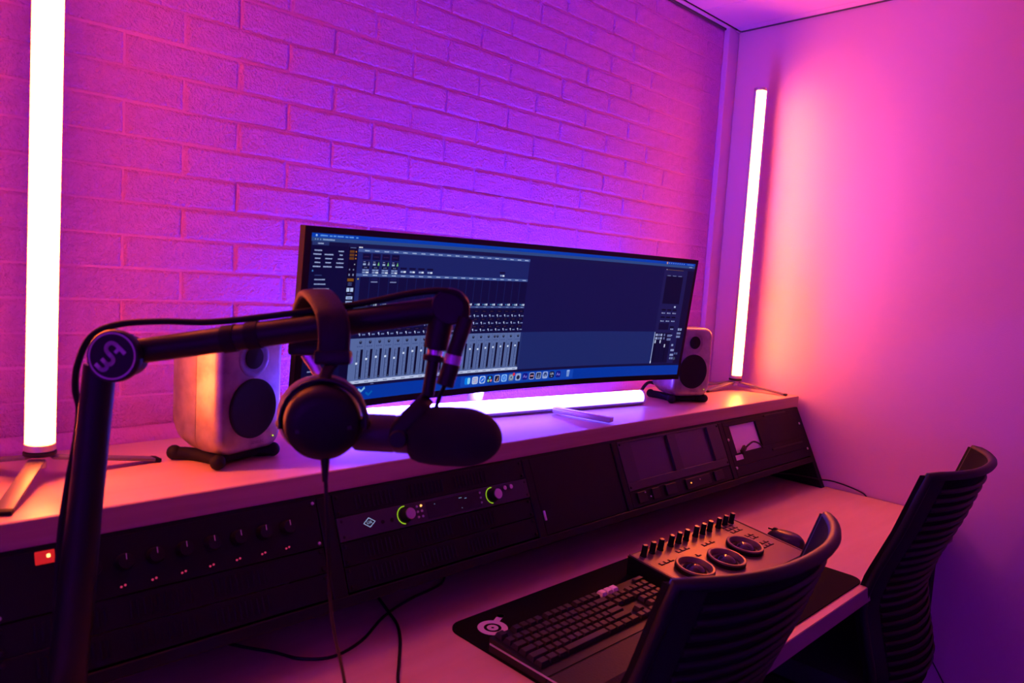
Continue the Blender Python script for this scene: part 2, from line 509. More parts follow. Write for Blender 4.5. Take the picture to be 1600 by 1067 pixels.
for cx0 in (0.869, 1.036):
    for i in range(2 if cx0 < 1 else 1):
        for j in range(3):
            bb = B(); bb.lathe([(0.0024, 0.0), (0.0022, 0.0022), (0.0001, 0.0024)], RM @ T(cx0 + i * 0.0105 - 0.004, -(0.0545 + j * 0.0105), 0.006), 12)
            bb.build('button', (emat('button_amber', (1.0, 0.45, 0.12), 1.6) if (cx0 < 1 and i == 1 and j == 0) else M_SILVER), ai, world=True)
for x in (1.103, 1.122):
    bb = B(); bb.lathe([(0.0052, 0.0), (0.005, 0.006), (0.0001, 0.0065)], RM @ T(x, -0.056, 0.006), 16)
    bb.build('switch_stud', M_ALU, ai, world=True)
for x in (0.782, 0.803):
    bb = B(); bb.lathe([(0.0038, 0.0), (0.0034, 0.0012), (0.0012, 0.0008), (0.0001, 0.0008)], RM @ T(x, -0.069, 0.006), 14)
    bb.build('jack_socket', M_MATT, ai, world=True)
M_LOGO = emat('logo_pale_blue', (0.45, 0.62, 1.0), 0.6)
lg = B()
LM = RM @ T(0.753, -0.0645, 0.0064)
a, c = (0.0135, 0.0095), (0.0115, 0.0078)
for k in range(4):
    o_ = [(a[0], 0), (0, a[1]), (-a[0], 0), (0, -a[1])]; i_ = [(c[0], 0), (0, c[1]), (-c[0], 0), (0, -c[1])]
    lg.raw([(*o_[k], 0), (*o_[(k + 1) % 4], 0), (*i_[(k + 1) % 4], 0), (*i_[k], 0)], [(0, 1, 2, 3)], LM)
vs, fs = text_mesh('UA', 0.0085); lg.raw(vs, fs, LM)
lg.build('diamond_logo', M_LOGO, ai, world=True, smooth=False)
screws(ai, x0, x1, U1, 2 * U1, M_BLACK)
# --- blank filler in bay 3
bl = rthing('blank_rack_panel', 'plain black filler panel between the audio interface and the twin screens', 'rack panel', 1.206, 0.18)
rack(B(), 1.206, 1.510, 0.003, 0.18, -0.006, 0.001, 0.001).build('plate', M_RACK, bl, world=True, smooth=False)
bb = B(); rack(bb, 1.209, 1.214, 0.125, 0.148, 0.001, 0.006, 0.001); bb.build('pale_clip', M_WHITE, bl, world=True, smooth=False)
# --- twin screens
x0, x1 = 1.536, 2.048
tw = rthing('twin_rack_monitor', 'rack unit with two small switched-off screens side by side in a grey frame', 'rack unit', x0, 3 * U1)
fr = B()
for r_ in ((x0, x1, 0.003, 0.008), (x0, x1, 0.112, 0.135), (x0, 1.592, 0.008, 0.112), (1.766, 1.806, 0.008, 0.112), (1.982, x1, 0.008, 0.112)):
    rack(fr, *r_, -0.02, 0.004, 0.0008)
fr.build('frame', M_GREY, tw, world=True, smooth=False)
for xa, xb in ((1.590, 1.768), (1.804, 1.984)):
    rack(B(), xa, xb, 0.006, 0.114, -0.012, -0.004).build('screen', mat('dead_screen', (0.045, 0.03, 0.055), 0.28), tw, world=True, smooth=False)
screws(tw, x0, x1, 0.003, 3 * U1, M_BLACK)
cr_ = rthing('converter_unit', 'small black rack unit with tiny lights under the twin screens', 'rack unit', x0, 4 * U1)
rack(B(), x0, x1, 3 * U1 + 0.002, 4 * U1 + 0.001, -0.06, 0.002, 0.001).build('faceplate', M_RACK, cr_, world=True, smooth=False)
for (xa, xb) in ((1.56, 1.60), (1.625, 1.66), (1.69, 1.74), (1.79, 1.92), (1.945, 1.995)):
    rack(B(), xa, xb, 3 * U1 + 0.008, 4 * U1 - 0.008, 0.002, 0.0075, 0.001).build('module', M_BLACK, cr_, world=True, smooth=False)
for x, s, m in ((1.812, 0.155, emat('led_orange', (1.0, 0.3, 0.05), 2.0)), (1.592, 0.146, M_WHITE), (1.86, 0.152, M_WHITE), (1.612, 0.160, M_WHITE)):
    bb = B(); bb.lathe([(0.0022, 0.0), (0.0018, 0.002), (0.0001, 0.0022)], RM @ T(x, -s, 0.0075), 10)
    bb.build('led', m, cr_, world=True)
# --- right bay panel with a pale square
x0, x1 = 2.078, 2.604
pp = rthing('cable_pass_panel', 'black rack panel with a pale square opening beside the right wall', 'rack panel', x0, 0.18)
pf = B()
for r_ in ((x0, x1, 0.003, 0.018), (x0, 2.114, 0.018, 0.106), (2.288, x1, 0.018, 0.106), (x0, x1, 0.106, 0.146)):
    rack(pf, *r_, -0.004, 0.003, 0.0006)
pf.build('plate', M_RACK, pp, world=True, smooth=False)
rack(B(), x0, x1, 0.147, 0.178, -0.004, 0.003, 0.001).build('lower_plate', M_RACK, pp, world=True, smooth=False)
rack(B(), 2.110, 2.292, 0.014, 0.110, -0.010, -0.005).build('pale_insert', M_WHITE, pp, world=True, smooth=False)
rack(B(), 2.35, 2.515, 0.004, 0.009, 0.0025, 0.007, 0.001).build('brush_strip', M_BLACK, pp, world=True, smooth=False)
rack(B(), 2.34, 2.57, 0.120, 0.126, 0.0025, 0.006, 0.001).build('raised_bar', M_BLACK, pp, world=True, smooth=False)
st = rack(B(), 2.097, 2.142, 0.112, 0.128, 0.0025, 0.0036).build('sticker', M_WHITE, pp, world=True, smooth=False)
bb = B(); bb.lathe([(0.0032, 0), (0.0028, 0.002), (0.0001, 0.0022)], RM @ T(2.277, -0.098, -0.004), 12); bb.build('screw', M_ALU, pp, world=True)
pth = [RM @ Vector(p) for p in ((2.165, -0.097, 0.006), (2.185, -0.088, 0.012), (2.22, -0.083, 0.012), (2.26, -0.094, 0.008), (2.282, -0.108, 0.004))]
uc = thing('usb_cable', 'short black plug and cable lying across the pale square opening', 'cable', tuple(RM @ Vector((2.15, -0.098, 0.004))))
bb = B(); bb.tube(smooth_path(pth), 0.003, 8); bb.build('cord', M_BLACK, uc, world=True)
bb = B(); bb.box((2.150, -0.100, 0.007), (0.032, 0.015, 0.008), 0.001, RM @ T(2.150, -0.100, 0) @ Matrix.Rotation(R(28), 4, 'Z') @ T(-2.150, 0.100, 0)); bb.build('plug', M_BLACK, uc, world=True)

# ================================================================== LED TUBES
def led_tube(label, loc, rot, length, m_em, face, arc=128, peak=None, edge=0.2, group='LED light tubes'):
    """local +z along the tube; emissive arc centred on local angle face (degrees)"""
    t = thing('led_tube', label, 'light tube', loc, rot, group)
    r = 0.0215
    c0 = 0.013
    b_ = B(); b_.lathe([(r, 0.0), (r, length)], T(0, 0, c0), 28, R(face - arc / 2), R(face + arc / 2))
    d = b_.build('diffuser', m_em, t, angle=60)
    pk = R(face if peak is None else peak)
    ga = d.data.attributes.new('glow', 'FLOAT', 'POINT')
    for i, v in enumerate(d.data.vertices):
        c_ = math.cos(math.atan2(v.co.y, v.co.x) - pk)
        ga.data[i].value = edge + (1 - edge) * max(0.0, c_) ** 1.5
    b_ = B()
    a0, a1 = face + arc / 2, face - arc / 2 + 360
    n = 20
    prof = [(r + 0.0012, a0 - 3)] if False else None
    vs, fs = [], []
    for h in (0.0, length):
        for i in range(n + 1):
            a = R(a0 + (a1 - a0) * i / n)
            vs.append(((r + 0.0008) * math.cos(a), (r + 0.0008) * math.sin(a), c0 + h))
        for i in range(n + 1):
            a = R(a0 + (a1 - a0) * i / n)
            vs.append(((r - 0.003) * math.cos(a), (r - 0.003) * math.sin(a), c0 + h))
    k = 2 * (n + 1)
    for i in range(n):
        fs.append((i, i + 1, k + i + 1, k + i)); j = n + 1 + i
        fs.append((j, j + 1, k + j + 1, k + j))
    fs.append((0, n + 1, k + n + 1, k)); fs.append((n, k + n, k + 2 * n + 1, 2 * n + 1))
    b_.raw(vs, fs); b_.build('housing', M_TUBEB, t)
    for h0, h1 in ((0.0, c0), (length + c0, length + 2 * c0)):
        b_ = B(); b_.lathe([(r - 0.001, h0), (r + 0.0015, h0 + 0.0015), (r + 0.0015, h1 - 0.0015), (r - 0.001, h1)], None, 32)
        b_.build('end_cap', M_SILVER, t)
    return t

def tripod(label, loc, angs, h=0.047, rad=0.19):
    t = thing('mini_tripod', label, 'light stand', loc, (0, 0, 0), 'mini tripods under the upright tubes')
    b_ = B(); b_.lathe([(0.022, h - 0.008), (0.024, h - 0.006), (0.024, h - 0.0015), (0.022, h)], None, 28); b_.build('hub', M_BLACK, t)
    b_ = B(); b_.lathe([(0.008, h - 0.03), (0.0095, h - 0.028), (0.0095, h - 0.018), (0.004, h - 0.016), (0.004, h - 0.008)], None, 16); b_.build('locking_screw', M_SILVER, t)
    for k in range(3):
        a = R(angs[k])
        d = Vector((math.cos(a), math.sin(a), 0)); s = Vector((-d.y, d.x, 0))
        p0 = d * 0.016 + Vector((0, 0, h - 0.013)); p1 = d * rad + Vector((0, 0, 0.0035))
        ax = (p1 - p0); L = ax.length
        Mt = frame((p0 + p1) / 2, ax, s)
        b_ = B(); b_.box((0, 0, 0), (0.025, 0.0055, L), 0.002, Mt); lg_ = b_.build('leg', mat('tripod_satin', (0.20, 0.19, 0.19), 0.45, metal=0.4), t)
        b_ = B(); b_.box((0, 0, L / 2 - 0.004), (0.026, 0.0068, 0.012), 0.002, Mt); b_.build('rubber_tip', M_MATT, lg_)
    return t

HT = 0.047
tripod('low dark tripod on the shelf at the left picture edge holding a light tube', (0.272, 1.368, ZS), (-115, 5, 125))
led_tube('tall glowing orange light tube standing at the far left of the shelf', (0.272, 1.368, ZS + HT), (R(0.25), R(0.75), 0), 1.13, M_ORANGE_L, -100, 240, -84, 0.5)
tripod('low dark tripod in the right corner of the shelf holding a light tube', (2.54, 1.366, ZS), (-76, 146, 176), 0.0425)
led_tube('glowing orange light tube standing upright in the right corner by the wall', (2.54, 1.366, ZS + 0.0425), (R(-0.2), R(0.35), 0), 1.055, M_ORANGE_R, -128, 125, -92, 0.28)
# a fourth tube on a floor stand in the left rear of the room, out of the picture
fst = thing('light_stand', 'black floor stand behind the camera holding a magenta tube', 'light stand', (-1.35, -0.6, 0))
b = B(); b.cyl((0, 0, 0.10), (0, 0, 0.90), 0.012, n=16); b.build('column', M_BLACK, fst)
for k in range(3):
    a = R(20 + 120 * k)
    b = B(); b.cyl((0, 0, 0.30), (0.34 * math.cos(a), 0.34 * math.sin(a), 0.012), 0.010, n=12); b.build('leg', M_BLACK, fst)
led_tube('magenta light tube upright on the floor stand behind the camera', (-1.35, -0.6, 0.901), (0, 0, 0), 1.03, M_MAGENTA, 218, 170, None, 0.3)
# violet tube lying on the shelf behind the monitor stand
pR, pL = Vector((1.892, 1.331, ZS + 0.0235)), Vector((0.856, 1.4625, ZS + 0.0235))
zx = (pL - pR).normalized()
q = frame(pR, zx, (0, 0, 1))
tv = led_tube('glowing violet light tube lying flat on the shelf under the monitor', tuple(pR), tuple(q.to_euler()), 1.02, M_VIOLET, -30, 180, 26, 0.09)

# ================================================================== SPEAKERS
def speaker(label, loc, rz, cable=False):
    t = thing('studio_speaker', label, 'speaker', loc, (0, 0, rz), 'studio speakers on the shelf')
    zb = 0.023          # underside of the cabinet
    Wd, Hh, D = 0.151, 0.224, 0.142
    def ring(y, w, h, r):
        return [(x, y, zb + Hh / 2 + z) for x, z in rrect(w, h, r, 6)]
    def loft(rings, cap0, cap1):
        vs = [v for rg in rings for v in rg]; n = len(rings[0]); fs = []
        for j in range(len(rings) - 1):
            for i in range(n):
                fs.append((j * n + i, j * n + (i + 1) % n, (j + 1) * n + (i + 1) % n, (j + 1) * n + i))
        if cap0: fs.append(tuple(range(n)))
        if cap1: fs.append(tuple((len(rings) - 1) * n + i for i in range(n)))
        return vs, fs
    fr_ = [ring(-D / 2 + 0.0, Wd - 0.020, Hh - 0.022, 0.024), ring(-D / 2 + 0.002, Wd - 0.012, Hh - 0.013, 0.026), ring(-D / 2 + 0.007, Wd - 0.004, Hh - 0.004, 0.028), ring(-D / 2 + 0.016, Wd, Hh, 0.030), ring(-0.012, Wd + 0.002, Hh + 0.001, 0.032)]
    b_ = B(); b_.raw(*loft(fr_, True, False)); b_.build('front_shell', M_RAW, t, angle=50)
    re_ = [ring(-0.0112, Wd - 0.002, Hh - 0.003, 0.031), ring(-0.0105, Wd + 0.0015, Hh + 0.0005, 0.032), ring(0.02, Wd - 0.002, Hh - 0.004, 0.034), ring(0.05, Wd - 0.014, Hh - 0.018, 0.036), ring(D / 2, Wd - 0.034, Hh - 0.044, 0.034)]
    b_ = B(); b_.raw(*loft(re_, False, True)); b_.build('rear_shell', M_RAW, t, angle=50)
    yf = -D / 2
    Mf = lambda x, z, o=0: Matrix.Translation((x, yf - o, z)) @ Matrix.Rotation(R(90), 4, 'X')
    zt, zw = zb + 0.176, zb + 0.082
    b_ = B(); b_.lathe([(0.036, 0.0), (0.0345, 0.0005), (0.029, 0.0003), (0.0205, 0.0001)], Mf(0, zt, 0.0002), 40); b_.build('waveguide', M_RAW, t)
    b_ = B(); b_.lathe([(0.0205, 0.0), (0.0205, 0.0018), (0.017, 0.0022), (0.0001, 0.0036)], Mf(0, zt, 0.0005), 32); b_.build('tweeter', M_MATT, t)
    b_ = B(); b_.lathe([(0.0555, 0.0), (0.0555, 0.0025), (0.052, 0.0032), (0.046, 0.0022), (0.0001, 0.0035)], Mf(0, zw, 0.0003), 48); b_.build('woofer_grille', M_MATT, t)
    b_ = B(); b_.lathe([(0.0018, 0.0), (0.0015, 0.001), (0.0001, 0.0012)], Mf(0.052, zb + 0.022, 0.0), 12); b_.build('status_light', emat('status_green', (0.55, 0.75, 0.05), 1.2), t)
    vs, fs = text_mesh('GENELEC', 0.0075)
    b_ = B(); b_.raw(vs, fs, Mf(0.012, zb + 0.0165, 0.0006)); b_.build('name_lettering', mat('lettering_dark', (0.12, 0.11, 0.13), 0.4), t, smooth=False)
    # rubber table stand: cross of fat lobes with a cradle
    b_ = B()
    for sx in (-1, 1):
        b_.tube(smooth_path([(sx * 0.066, -0.058, 0.0125), (sx * 0.045, -0.028, 0.011), (sx * 0.045, 0.028, 0.011), (sx * 0.066, 0.056, 0.0125)], 5), 0.0122, 12)
        b_.ball((sx * 0.066, -0.058, 0.0138), 0.0138, 14, 8); b_.ball((sx * 0.066, 0.056, 0.0138), 0.0138, 14, 8)
    b_.box((0, 0.0, 0.011), (0.10, 0.09, 0.016), 0.006); b_.box((0, -0.02, 0.019), (0.05, 0.05, 0.012), 0.004)
    b_.build('rubber_stand', M_MATT, t)
    if cable:
        b_ = B(); b_.tube(smooth_path([(-0.045, 0.058, zb + 0.022), (-0.068, 0.064, zb + 0.026), (-0.092, 0.056, zb + 0.016), (-0.125, 0.05, 0.0075), (-0.17, 0.06, 0.006)], 5), 0.0055, 10); b_.build('power_cable', M_BLACK, t)
    return t
speaker('raw metal studio speaker beside the boom arm at the left of the monitor', (0.568, 1.345, ZS + 0.0005), R(19))
speaker('raw metal studio speaker half hidden behind the right end of the monitor', (2.085, 1.328, ZS + 0.0005), R(-19), True)

# ================================================================== MONITOR
MQ = dict(cx=1.2472, cy=1.2281, cz=1.342, yaw=-0.0409, tilt=-0.1104, H=0.3537, R=4.173, W=1.215, ro=0.0089)
def scr(xmm, ymm, off=0.0):
    """millimetres from the panel's left and top edges -> world point, off metres in front of the glass"""
    u = xmm / 1000 / MQ['W'] * 2 - 1; v = 1 - ymm / 1000 / MQ['H'] * 2
    a = u * MQ['W'] / 2 / MQ['R']
    rr = MQ['R'] - off
    lx = rr * math.sin(a); ly = MQ['R'] * 0 - MQ['R'] + rr * math.cos(a)
    lz = v * MQ['H'] / 2
    cr, sr = math.cos(MQ['ro']), math.sin(MQ['ro'])
    lx, lz = lx * cr - lz * sr, lx * sr + lz * cr
    t = MQ['tilt']
    ly, lz = ly * math.cos(t) + lz * math.sin(t), -ly * math.sin(t) + lz * math.cos(t)
    cy, sy = math.cos(MQ['yaw']), math.sin(MQ['yaw'])
    return Vector((MQ['cx'] + lx * cy - ly * sy, MQ['cy'] + lx * sy + ly * cy, MQ['cz'] + lz))
# ly above curves the ends towards the viewer
mon = thing('ultrawide_monitor', 'very wide curved monitor showing a dark mixing console', 'monitor', (1.27, 1.40, ZS))
WM, HM = 1215.0, 353.7
def slab(x0, y0, x1, y1, o0, o1, n=40):
    vs, fs = [], []
    for i in range(n + 1):
        x = x0 + (x1 - x0) * i / n
        vs += [scr(x, y0, o1), scr(x, y1, o1), scr(x, y1, o0), scr(x, y0, o0)]
    for i in range(n):
        a_, c_ = i * 4, i * 4 + 4
        for k in range(4):
            fs.append((a_ + k, a_ + (k + 1) % 4, c_ + (k + 1) % 4, c_ + k))
    fs.append((0, 1, 2, 3)); fs.append(tuple(n * 4 + k for k in range(4)))
    return vs, fs
b = B(); b.raw(*slab(0, 0, WM, HM, -0.016, -0.0005)); b.build('housing', M_BLACK, mon, world=True, angle=30)
b = B(); b.raw(*slab(280, 70, 935, 290, -0.045, -0.0155, 20)); b.build('rear_bulge', M_SILVER, mon, world=True, angle=30)
b = B(); b.raw(*slab(0.5, 0.5, WM - 0.5, HM - 0.5, -0.0005, 0.0002)); b.build('front_glass', mat('monitor_glass', (0.006, 0.006, 0.008), 0.25), mon, world=True, angle=30)

UI = dict(v=[], f=[], c=[])
def uq(x0, y0, x1, y1, col, layer=1):
    n = max(1, int(abs(x1 - x0) / 40))
    base = len(UI['v']); off = 0.0003 + layer * 0.00012
    for i in range(n + 1):
        x = x0 + (x1 - x0) * i / n
        UI['v'] += [scr(x, y0, off), scr(x, y1, off)]
    for i in range(n):
        UI['f'].append((base + 2 * i, base + 2 * i + 1, base + 2 * i + 3, base + 2 * i + 2)); UI['c'].append(lin(col))
def ucirc(x, y, r, col, layer=1, n=12, ry=None):
    base = len(UI['v']); off = 0.0003 + layer * 0.00012
    for i in range(n):
        a_ = 2 * PI * i / n
        UI['v'].append(scr(x + r * math.cos(a_), y - (ry or r) * math.sin(a_), off))
    UI['f'].append(tuple(base + i for i in range(n))); UI['c'].append(lin(col))
def upoly(pts, col, layer=1):
    base = len(UI['v']); off = 0.0003 + layer * 0.00012
    UI['v'] += [scr(x, y, off) for x, y in pts]
    UI['f'].append(tuple(range(base, base + len(pts)))); UI['c'].append(lin(col))
def urr(x, y, w, h, r, col, layer=1):
    upoly([(x + px_, y + py_) for px_, py_ in rrect(w, h, r, 3)], col, layer)
def utext(txt, x, y, size, col, layer=4):
    vs_, fs_ = text_mesh(txt, size)
    base = len(UI['v']); off = 0.0003 + layer * 0.00012
    UI['v'] += [scr(x + vx, y - vy, off) for vx, vy, _ in vs_]
    for f in fs_:
        UI['f'].append(tuple(base + i for i in f)); UI['c'].append(lin(col))
def dashes(x, y, w, h, col, layer=3):
    """a line of lettering too small to read"""
    xx = x
    while xx < x + w - 0.8:
        ww = min(random.uniform(1.4, 3.6), x + w - xx)
        uq(xx, y - h / 2 * random.uniform(0.7, 1.1), xx + ww, y + h / 2, col, layer); xx += ww + 0.35
NAVY = (20, 16, 66)
uq(14, 11.5, 1204, 338.5, NAVY, 0)
uq(14, 11.5, 1204, 19, (0, 58, 172), 1)
uq(14, 19, 1204, 26, (44, 70, 128), 1)
uq(14, 26, 1204, 33.5, (20, 20, 70), 1)
ucirc(24, 15.4, 2.0, (150, 190, 240), 3)
for x, w in ((32, 16), (52, 6), (60.5, 6), (69, 14), (86.5, 7), (95.5, 11), (111, 6)):
    dashes(x, 15.4, w, 2.6, (95, 150, 225))
for x in (21, 26, 32): uq(x, 21.4, x + 2, 23.6, (130, 155, 200), 3)
dashes(38, 22.5, 26, 2.6, (135, 160, 205))
# browser column
uq(14, 27, 95.5, 303, (10, 9, 54), 2)
uq(16, 26.5, 52, 33, (36, 48, 104), 3); dashes(28, 29.8, 12, 2.2, (150, 165, 205), 4)
uq(53, 27.5, 94, 33, (16, 14, 60), 3)
rows = [(42.5, [(22, 16), (74, 12)]), (49.5, [(20, 17), (44, 19), (77, 7)]), (57, [(24, 12), (46, 15), (74, 12)]), (64.5, [(24, 12), (47, 12), (71, 16)]), (72, [(21, 16), (43, 19), (70, 17)])]
for y, ws in rows:
    for x, w in ws: dashes(x, y, w, 2.3, (150, 165, 215))
ucirc(21, 80, 1.6, (60, 120, 200), 3)
dashes(26, 88, 16, 1.8, (50, 60, 120))
for y, w in ((96, 23), (104.5, 25), (113, 33), (121.5, 27), (131, 5), (205, 20), (213, 26), (221, 16), (229, 10), (270, 18), (279, 25), (288, 12)):
    dashes(26, y, w, 2.3, (140, 155, 205))
# monitor column
uq(96.5, 33, 117.5, 303, (9, 6, 44), 2)
dashes(100, 34.5, 13, 1.6, (90, 105, 160))
for y in (39.5, 46, 52.5):
    uq(99.5, y, 110, y + 4.6, (98, 56, 26), 3); ucirc(114, y + 2.3, 1.4, (190, 120, 40), 3, 8)
ucirc(112.5, 66, 1.1, (180, 190, 210), 3, 8)
for x in (102, 111): ucirc(x, 76, 1.6, (110, 120, 160), 3, 8); uq(x - 1.5, 84, x + 1.5, 88, (120, 130, 170), 3)
uq(99, 93, 113.5, 98.5, (120, 74, 20), 3)
dashes(101, 102, 9, 1.6, (80, 90, 150)); dashes(101, 105.5, 9, 1.6, (80, 90, 150))
for x in (99, 107.5): uq(x, 111, x + 6.8, 118.5, (168, 188, 228), 3)
for y in (127.5, 136.5, 206, 214.5): uq(99, y, 114, y + 5.6, (150, 172, 220), 3); dashes(102, y + 2.9, 9, 1.6, (40, 50, 100), 4)
dashes(101, 122.5, 10, 1.4, (80, 90, 150))
# mixer
uq(118.5, 33.5, 594, 303.5, (24, 34, 98), 2)
dashes(119.5, 33, 9, 2.0, (220, 225, 240))
for y0, y1 in ((35.5, 41.5), (83, 88.5)):
    uq(118.5, y0, 594, y1, (64, 86, 150), 3)
PC, C0 = 23.33, 143.0
def cx(i): return C0 + PC * i
for i in range(20):
    x = cx(i) - 4
    for y in (38.6, 85.8): dashes(x - 5, y, 11, 1.9, (165, 182, 222), 4)
    if i < 4:
        uq(x - 9, 44, x + 10, 56, (13, 10, 56), 3)
        dashes(x - 6, 50, 12, 1.2, (60, 34, 80), 4)
        uq(x - 8, 58, x + 10, 68, (16, 16, 66), 3)
        uq(x - 7, 63, x - 0.5, 66.5, (150, 170, 210), 4); dashes(x - 6.5, 60, 5, 1.4, (130, 140, 190), 4)
        upoly([(x + 4, 66.5), (x + 6.8, 59), (x + 9, 66.5)], (110, 180, 120) if i else (130, 140, 180), 4)
        urr(x, 71, 16, 4.2, 1.5, (8, 6, 36), 3); dashes(x - 4, 71, 8, 1.2, (110, 120, 170), 4)
        for dy, c2 in ((74.5, (120, 138, 190)), (79, (200, 210, 235))):
            uq(x - 7.5, dy, x - 0.5, dy + 3, (120, 138, 190), 4); uq(x + 0.7, dy, x + 7.5, dy + 3, c2, 4)
    elif i < 8 or i == 16:
        uq(x - 9, 68.5, x + 8, 72.5, (13, 10, 56), 3)
        uq(x - 7, 75.5, x - 0.8, 79, (130, 148, 200), 4); uq(x + 0.2, 75.5, x + 6.2, 79, (205, 215, 238), 4)
    # insert slots
    uq(cx(i) - PC / 2 - 3, 89.5, cx(i) + PC / 2 - 4, 140.5, (13, 11, 58), 3)
    if i in (1, 3): uq(cx(i) - 12, 98, cx(i) + 4, 100, (120, 130, 180), 4); uq(cx(i) - 12, 91, cx(i) + 4, 96, (22, 22, 80), 4)
ucirc(123.3, 93.5, 1.5, (190, 170, 60), 4, 8)
uq(118.5, 141, 594, 148, (18, 18, 72), 3); uq(118.5, 148, 594, 152.5, (56, 74, 132), 3)
uq(118.5, 152.5, 594, 211, (12, 12, 58), 3)
for i in range(20):
    x = cx(i)
    ucirc(x - 6, 144.4, 1.6, (60, 140, 190), 4, 8); uq(x - 2, 142.6, x + 2.2, 146.4, (140, 165, 205), 4); uq(x + 3, 142.2, x + 7, 146.6, (195, 208, 232), 4)
    dashes(x - 4, 150.3, 8, 1.2, (140, 155, 200), 4)
    for y in (171, 188, 204):
        ucirc(x - 5, y - 2, 1.9, (176, 190, 226), 4, 8); uq(x - 4.6, y - 1, x - 2.6, y + 2.2, (150, 165, 210), 4); uq(x + 2, y - 1.4, x + 5.2, y + 1.4, (110, 128, 180), 4); uq(x + 6, y - 1.4, x + 9, y + 1.4, (110, 128, 180), 4)
    for y in (160, 178.5, 195.5): urr(x, y, 17, 4.6, 2, (7, 6, 36), 4); dashes(x - 4, y, 8, 0.9, (90, 60, 90), 5)
uq(118.5, 211.3, 594, 297.3, (84, 102, 156), 4)
caps = [262, 254, 251, 251, 256, 247, 244, 244, 247, 248, 246, 247, 246, 247, 248, 246, 245, 244, 244, 243]
for i in range(20):
    x = cx(i)
    uq(x + PC / 2 - 0.5, 211.3, x + PC / 2 + 0.2, 297, (58, 72, 124), 5)
    for kx in ((x,) if i != 16 else (x - 4.5, x + 4.5)): ucirc(kx, 219.4, 3.4, (14, 18, 54), 5, 12); uq(kx - 0.4, 216.6, kx + 0.4, 219.2, (150, 165, 205), 6)
    for k in range(3): uq(x - 8 + k * 5, 226.5, x - 4.4 + k * 5, 229, (66, 82, 136), 5)
    uq(x + 1.5, 234, x + 7.5, 294, (10, 10, 44), 5)
    uq(x - 6.8, 236, x - 5.4, 294, (30, 38, 84), 5)
    for k in range(7): uq(x - 3.8, 238 + k * 8.6, x - 1.6, 239 + k * 8.6, (52, 64, 112), 5)
    urr(x - 6.1, caps[i], 5.0, 4.2, 0.8, (200, 212, 238), 6)
    ucirc(x + 4.5, 291.5, 0.9, (110, 125, 170), 6, 8)
uq(118.5, 297.3, 597, 303.5, (178, 190, 226), 4)
for i in range(20): dashes(cx(i) - 6, 300.6, 10, 1.5, (60, 72, 124), 5)
# right part of the window
uq(594, 33.5, 1084, 211, (18, 17, 72), 2)
uq(594, 211, 1084, 303.5, (26, 38, 100), 2)
uq(1084, 33.5, 1178, 303.5, (26, 24, 78), 2)
uq(1178, 33.5, 1204, 303.5, (16, 10, 50), 2)
uq(1092, 33.5, 1160, 34.6, (110, 80, 60), 4); ucirc(1092, 33.8, 1.4, (180, 180, 200), 5, 8)
uq(1095, 52, 1163, 130, (12, 9, 46), 3)
for k in range(3): dashes(1098 + k * 22, 50.5, 14, 2, (110, 118, 165), 4)
uq(1122, 60, 1138, 70, (60, 62, 110), 4)
for k in range(3):
    for y in (157, 180): ucirc(1101 + k * 22, y, 1.8, (170, 182, 220), 4, 8); uq(1104 + k * 22, y - 1.4, 1108 + k * 22, y + 1.8, (125, 138, 190), 4); uq(1109.5 + k * 22, y - 1.4, 1113 + k * 22, y + 1.8, (125, 138, 190), 4)
    for y in (148, 169, 197): urr(1106 + k * 22, y, 17, 4.5, 2, (9, 7, 38), 4)
uq(1096, 186, 1136, 205, (15, 11, 52), 4)
for y in (203, 221): ucirc(1147, y, 1.8, (170, 182, 220), 4, 8); uq(1150, y - 1.4, 1157, y + 1.8, (125, 138, 190), 4)
uq(1145, 136, 1152, 141, (170, 182, 220), 4)
uq(1084, 212, 1086.5, 302, (150, 165, 210), 5)
uq(1088, 214, 1152, 302, (14, 11, 52), 3)
for k in range(4):
    for y in (217, 227): uq(1090 + k * 10, y, 1098 + k * 10, y + 6.5, (150, 160, 205) if (k + int(y)) % 2 else (95, 105, 155), 4)
for y in (219, 230, ): uq(1137, y, 1153, y + 6.5, (98, 108, 160), 4)
for k, c2 in enumerate((240, 240, 252)):
    uq(1094 + k * 20, 238, 1097 + k * 20, 296, (8, 6, 34), 4); urr(1092 + k * 20, c2, 4.5, 9, 0.8, (180, 192, 225), 5)
uq(1083, 296, 1087, 303, (190, 202, 230), 6)
for y in (203, ): 
    for k in range(2): uq(1176 + k * 9, 200, 1183 + k * 9, 207, (130, 142, 190), 4)
for y in (212, 222): uq(1174, y, 1190, y + 6, (110, 122, 172), 4)
for y, w in ((247, 8), (262, 14), (276, 14)): uq(1160, y, 1160 + w, y + 6, (130, 142, 190), 4)
for k in range(2): uq(1177 + k * 8, 272, 1183 + k * 8, 278, (70, 80, 130), 4); uq(1160 + k * 8, 286, 1166 + k * 8, 292, (110, 122, 172), 4)
ucirc(1180, 290, 4.5, (60, 72, 96), 4)
for k in range(9): ucirc(1090 + k * 8.4, 15.4, 1.7 if k else 3.2, (120, 150, 220) if k else (200, 140, 110), 4, 8)
dashes(1170, 15.4, 26, 2.4, (80, 120, 200)); dashes(1180, 22.5, 14, 2.4, (130, 145, 190))
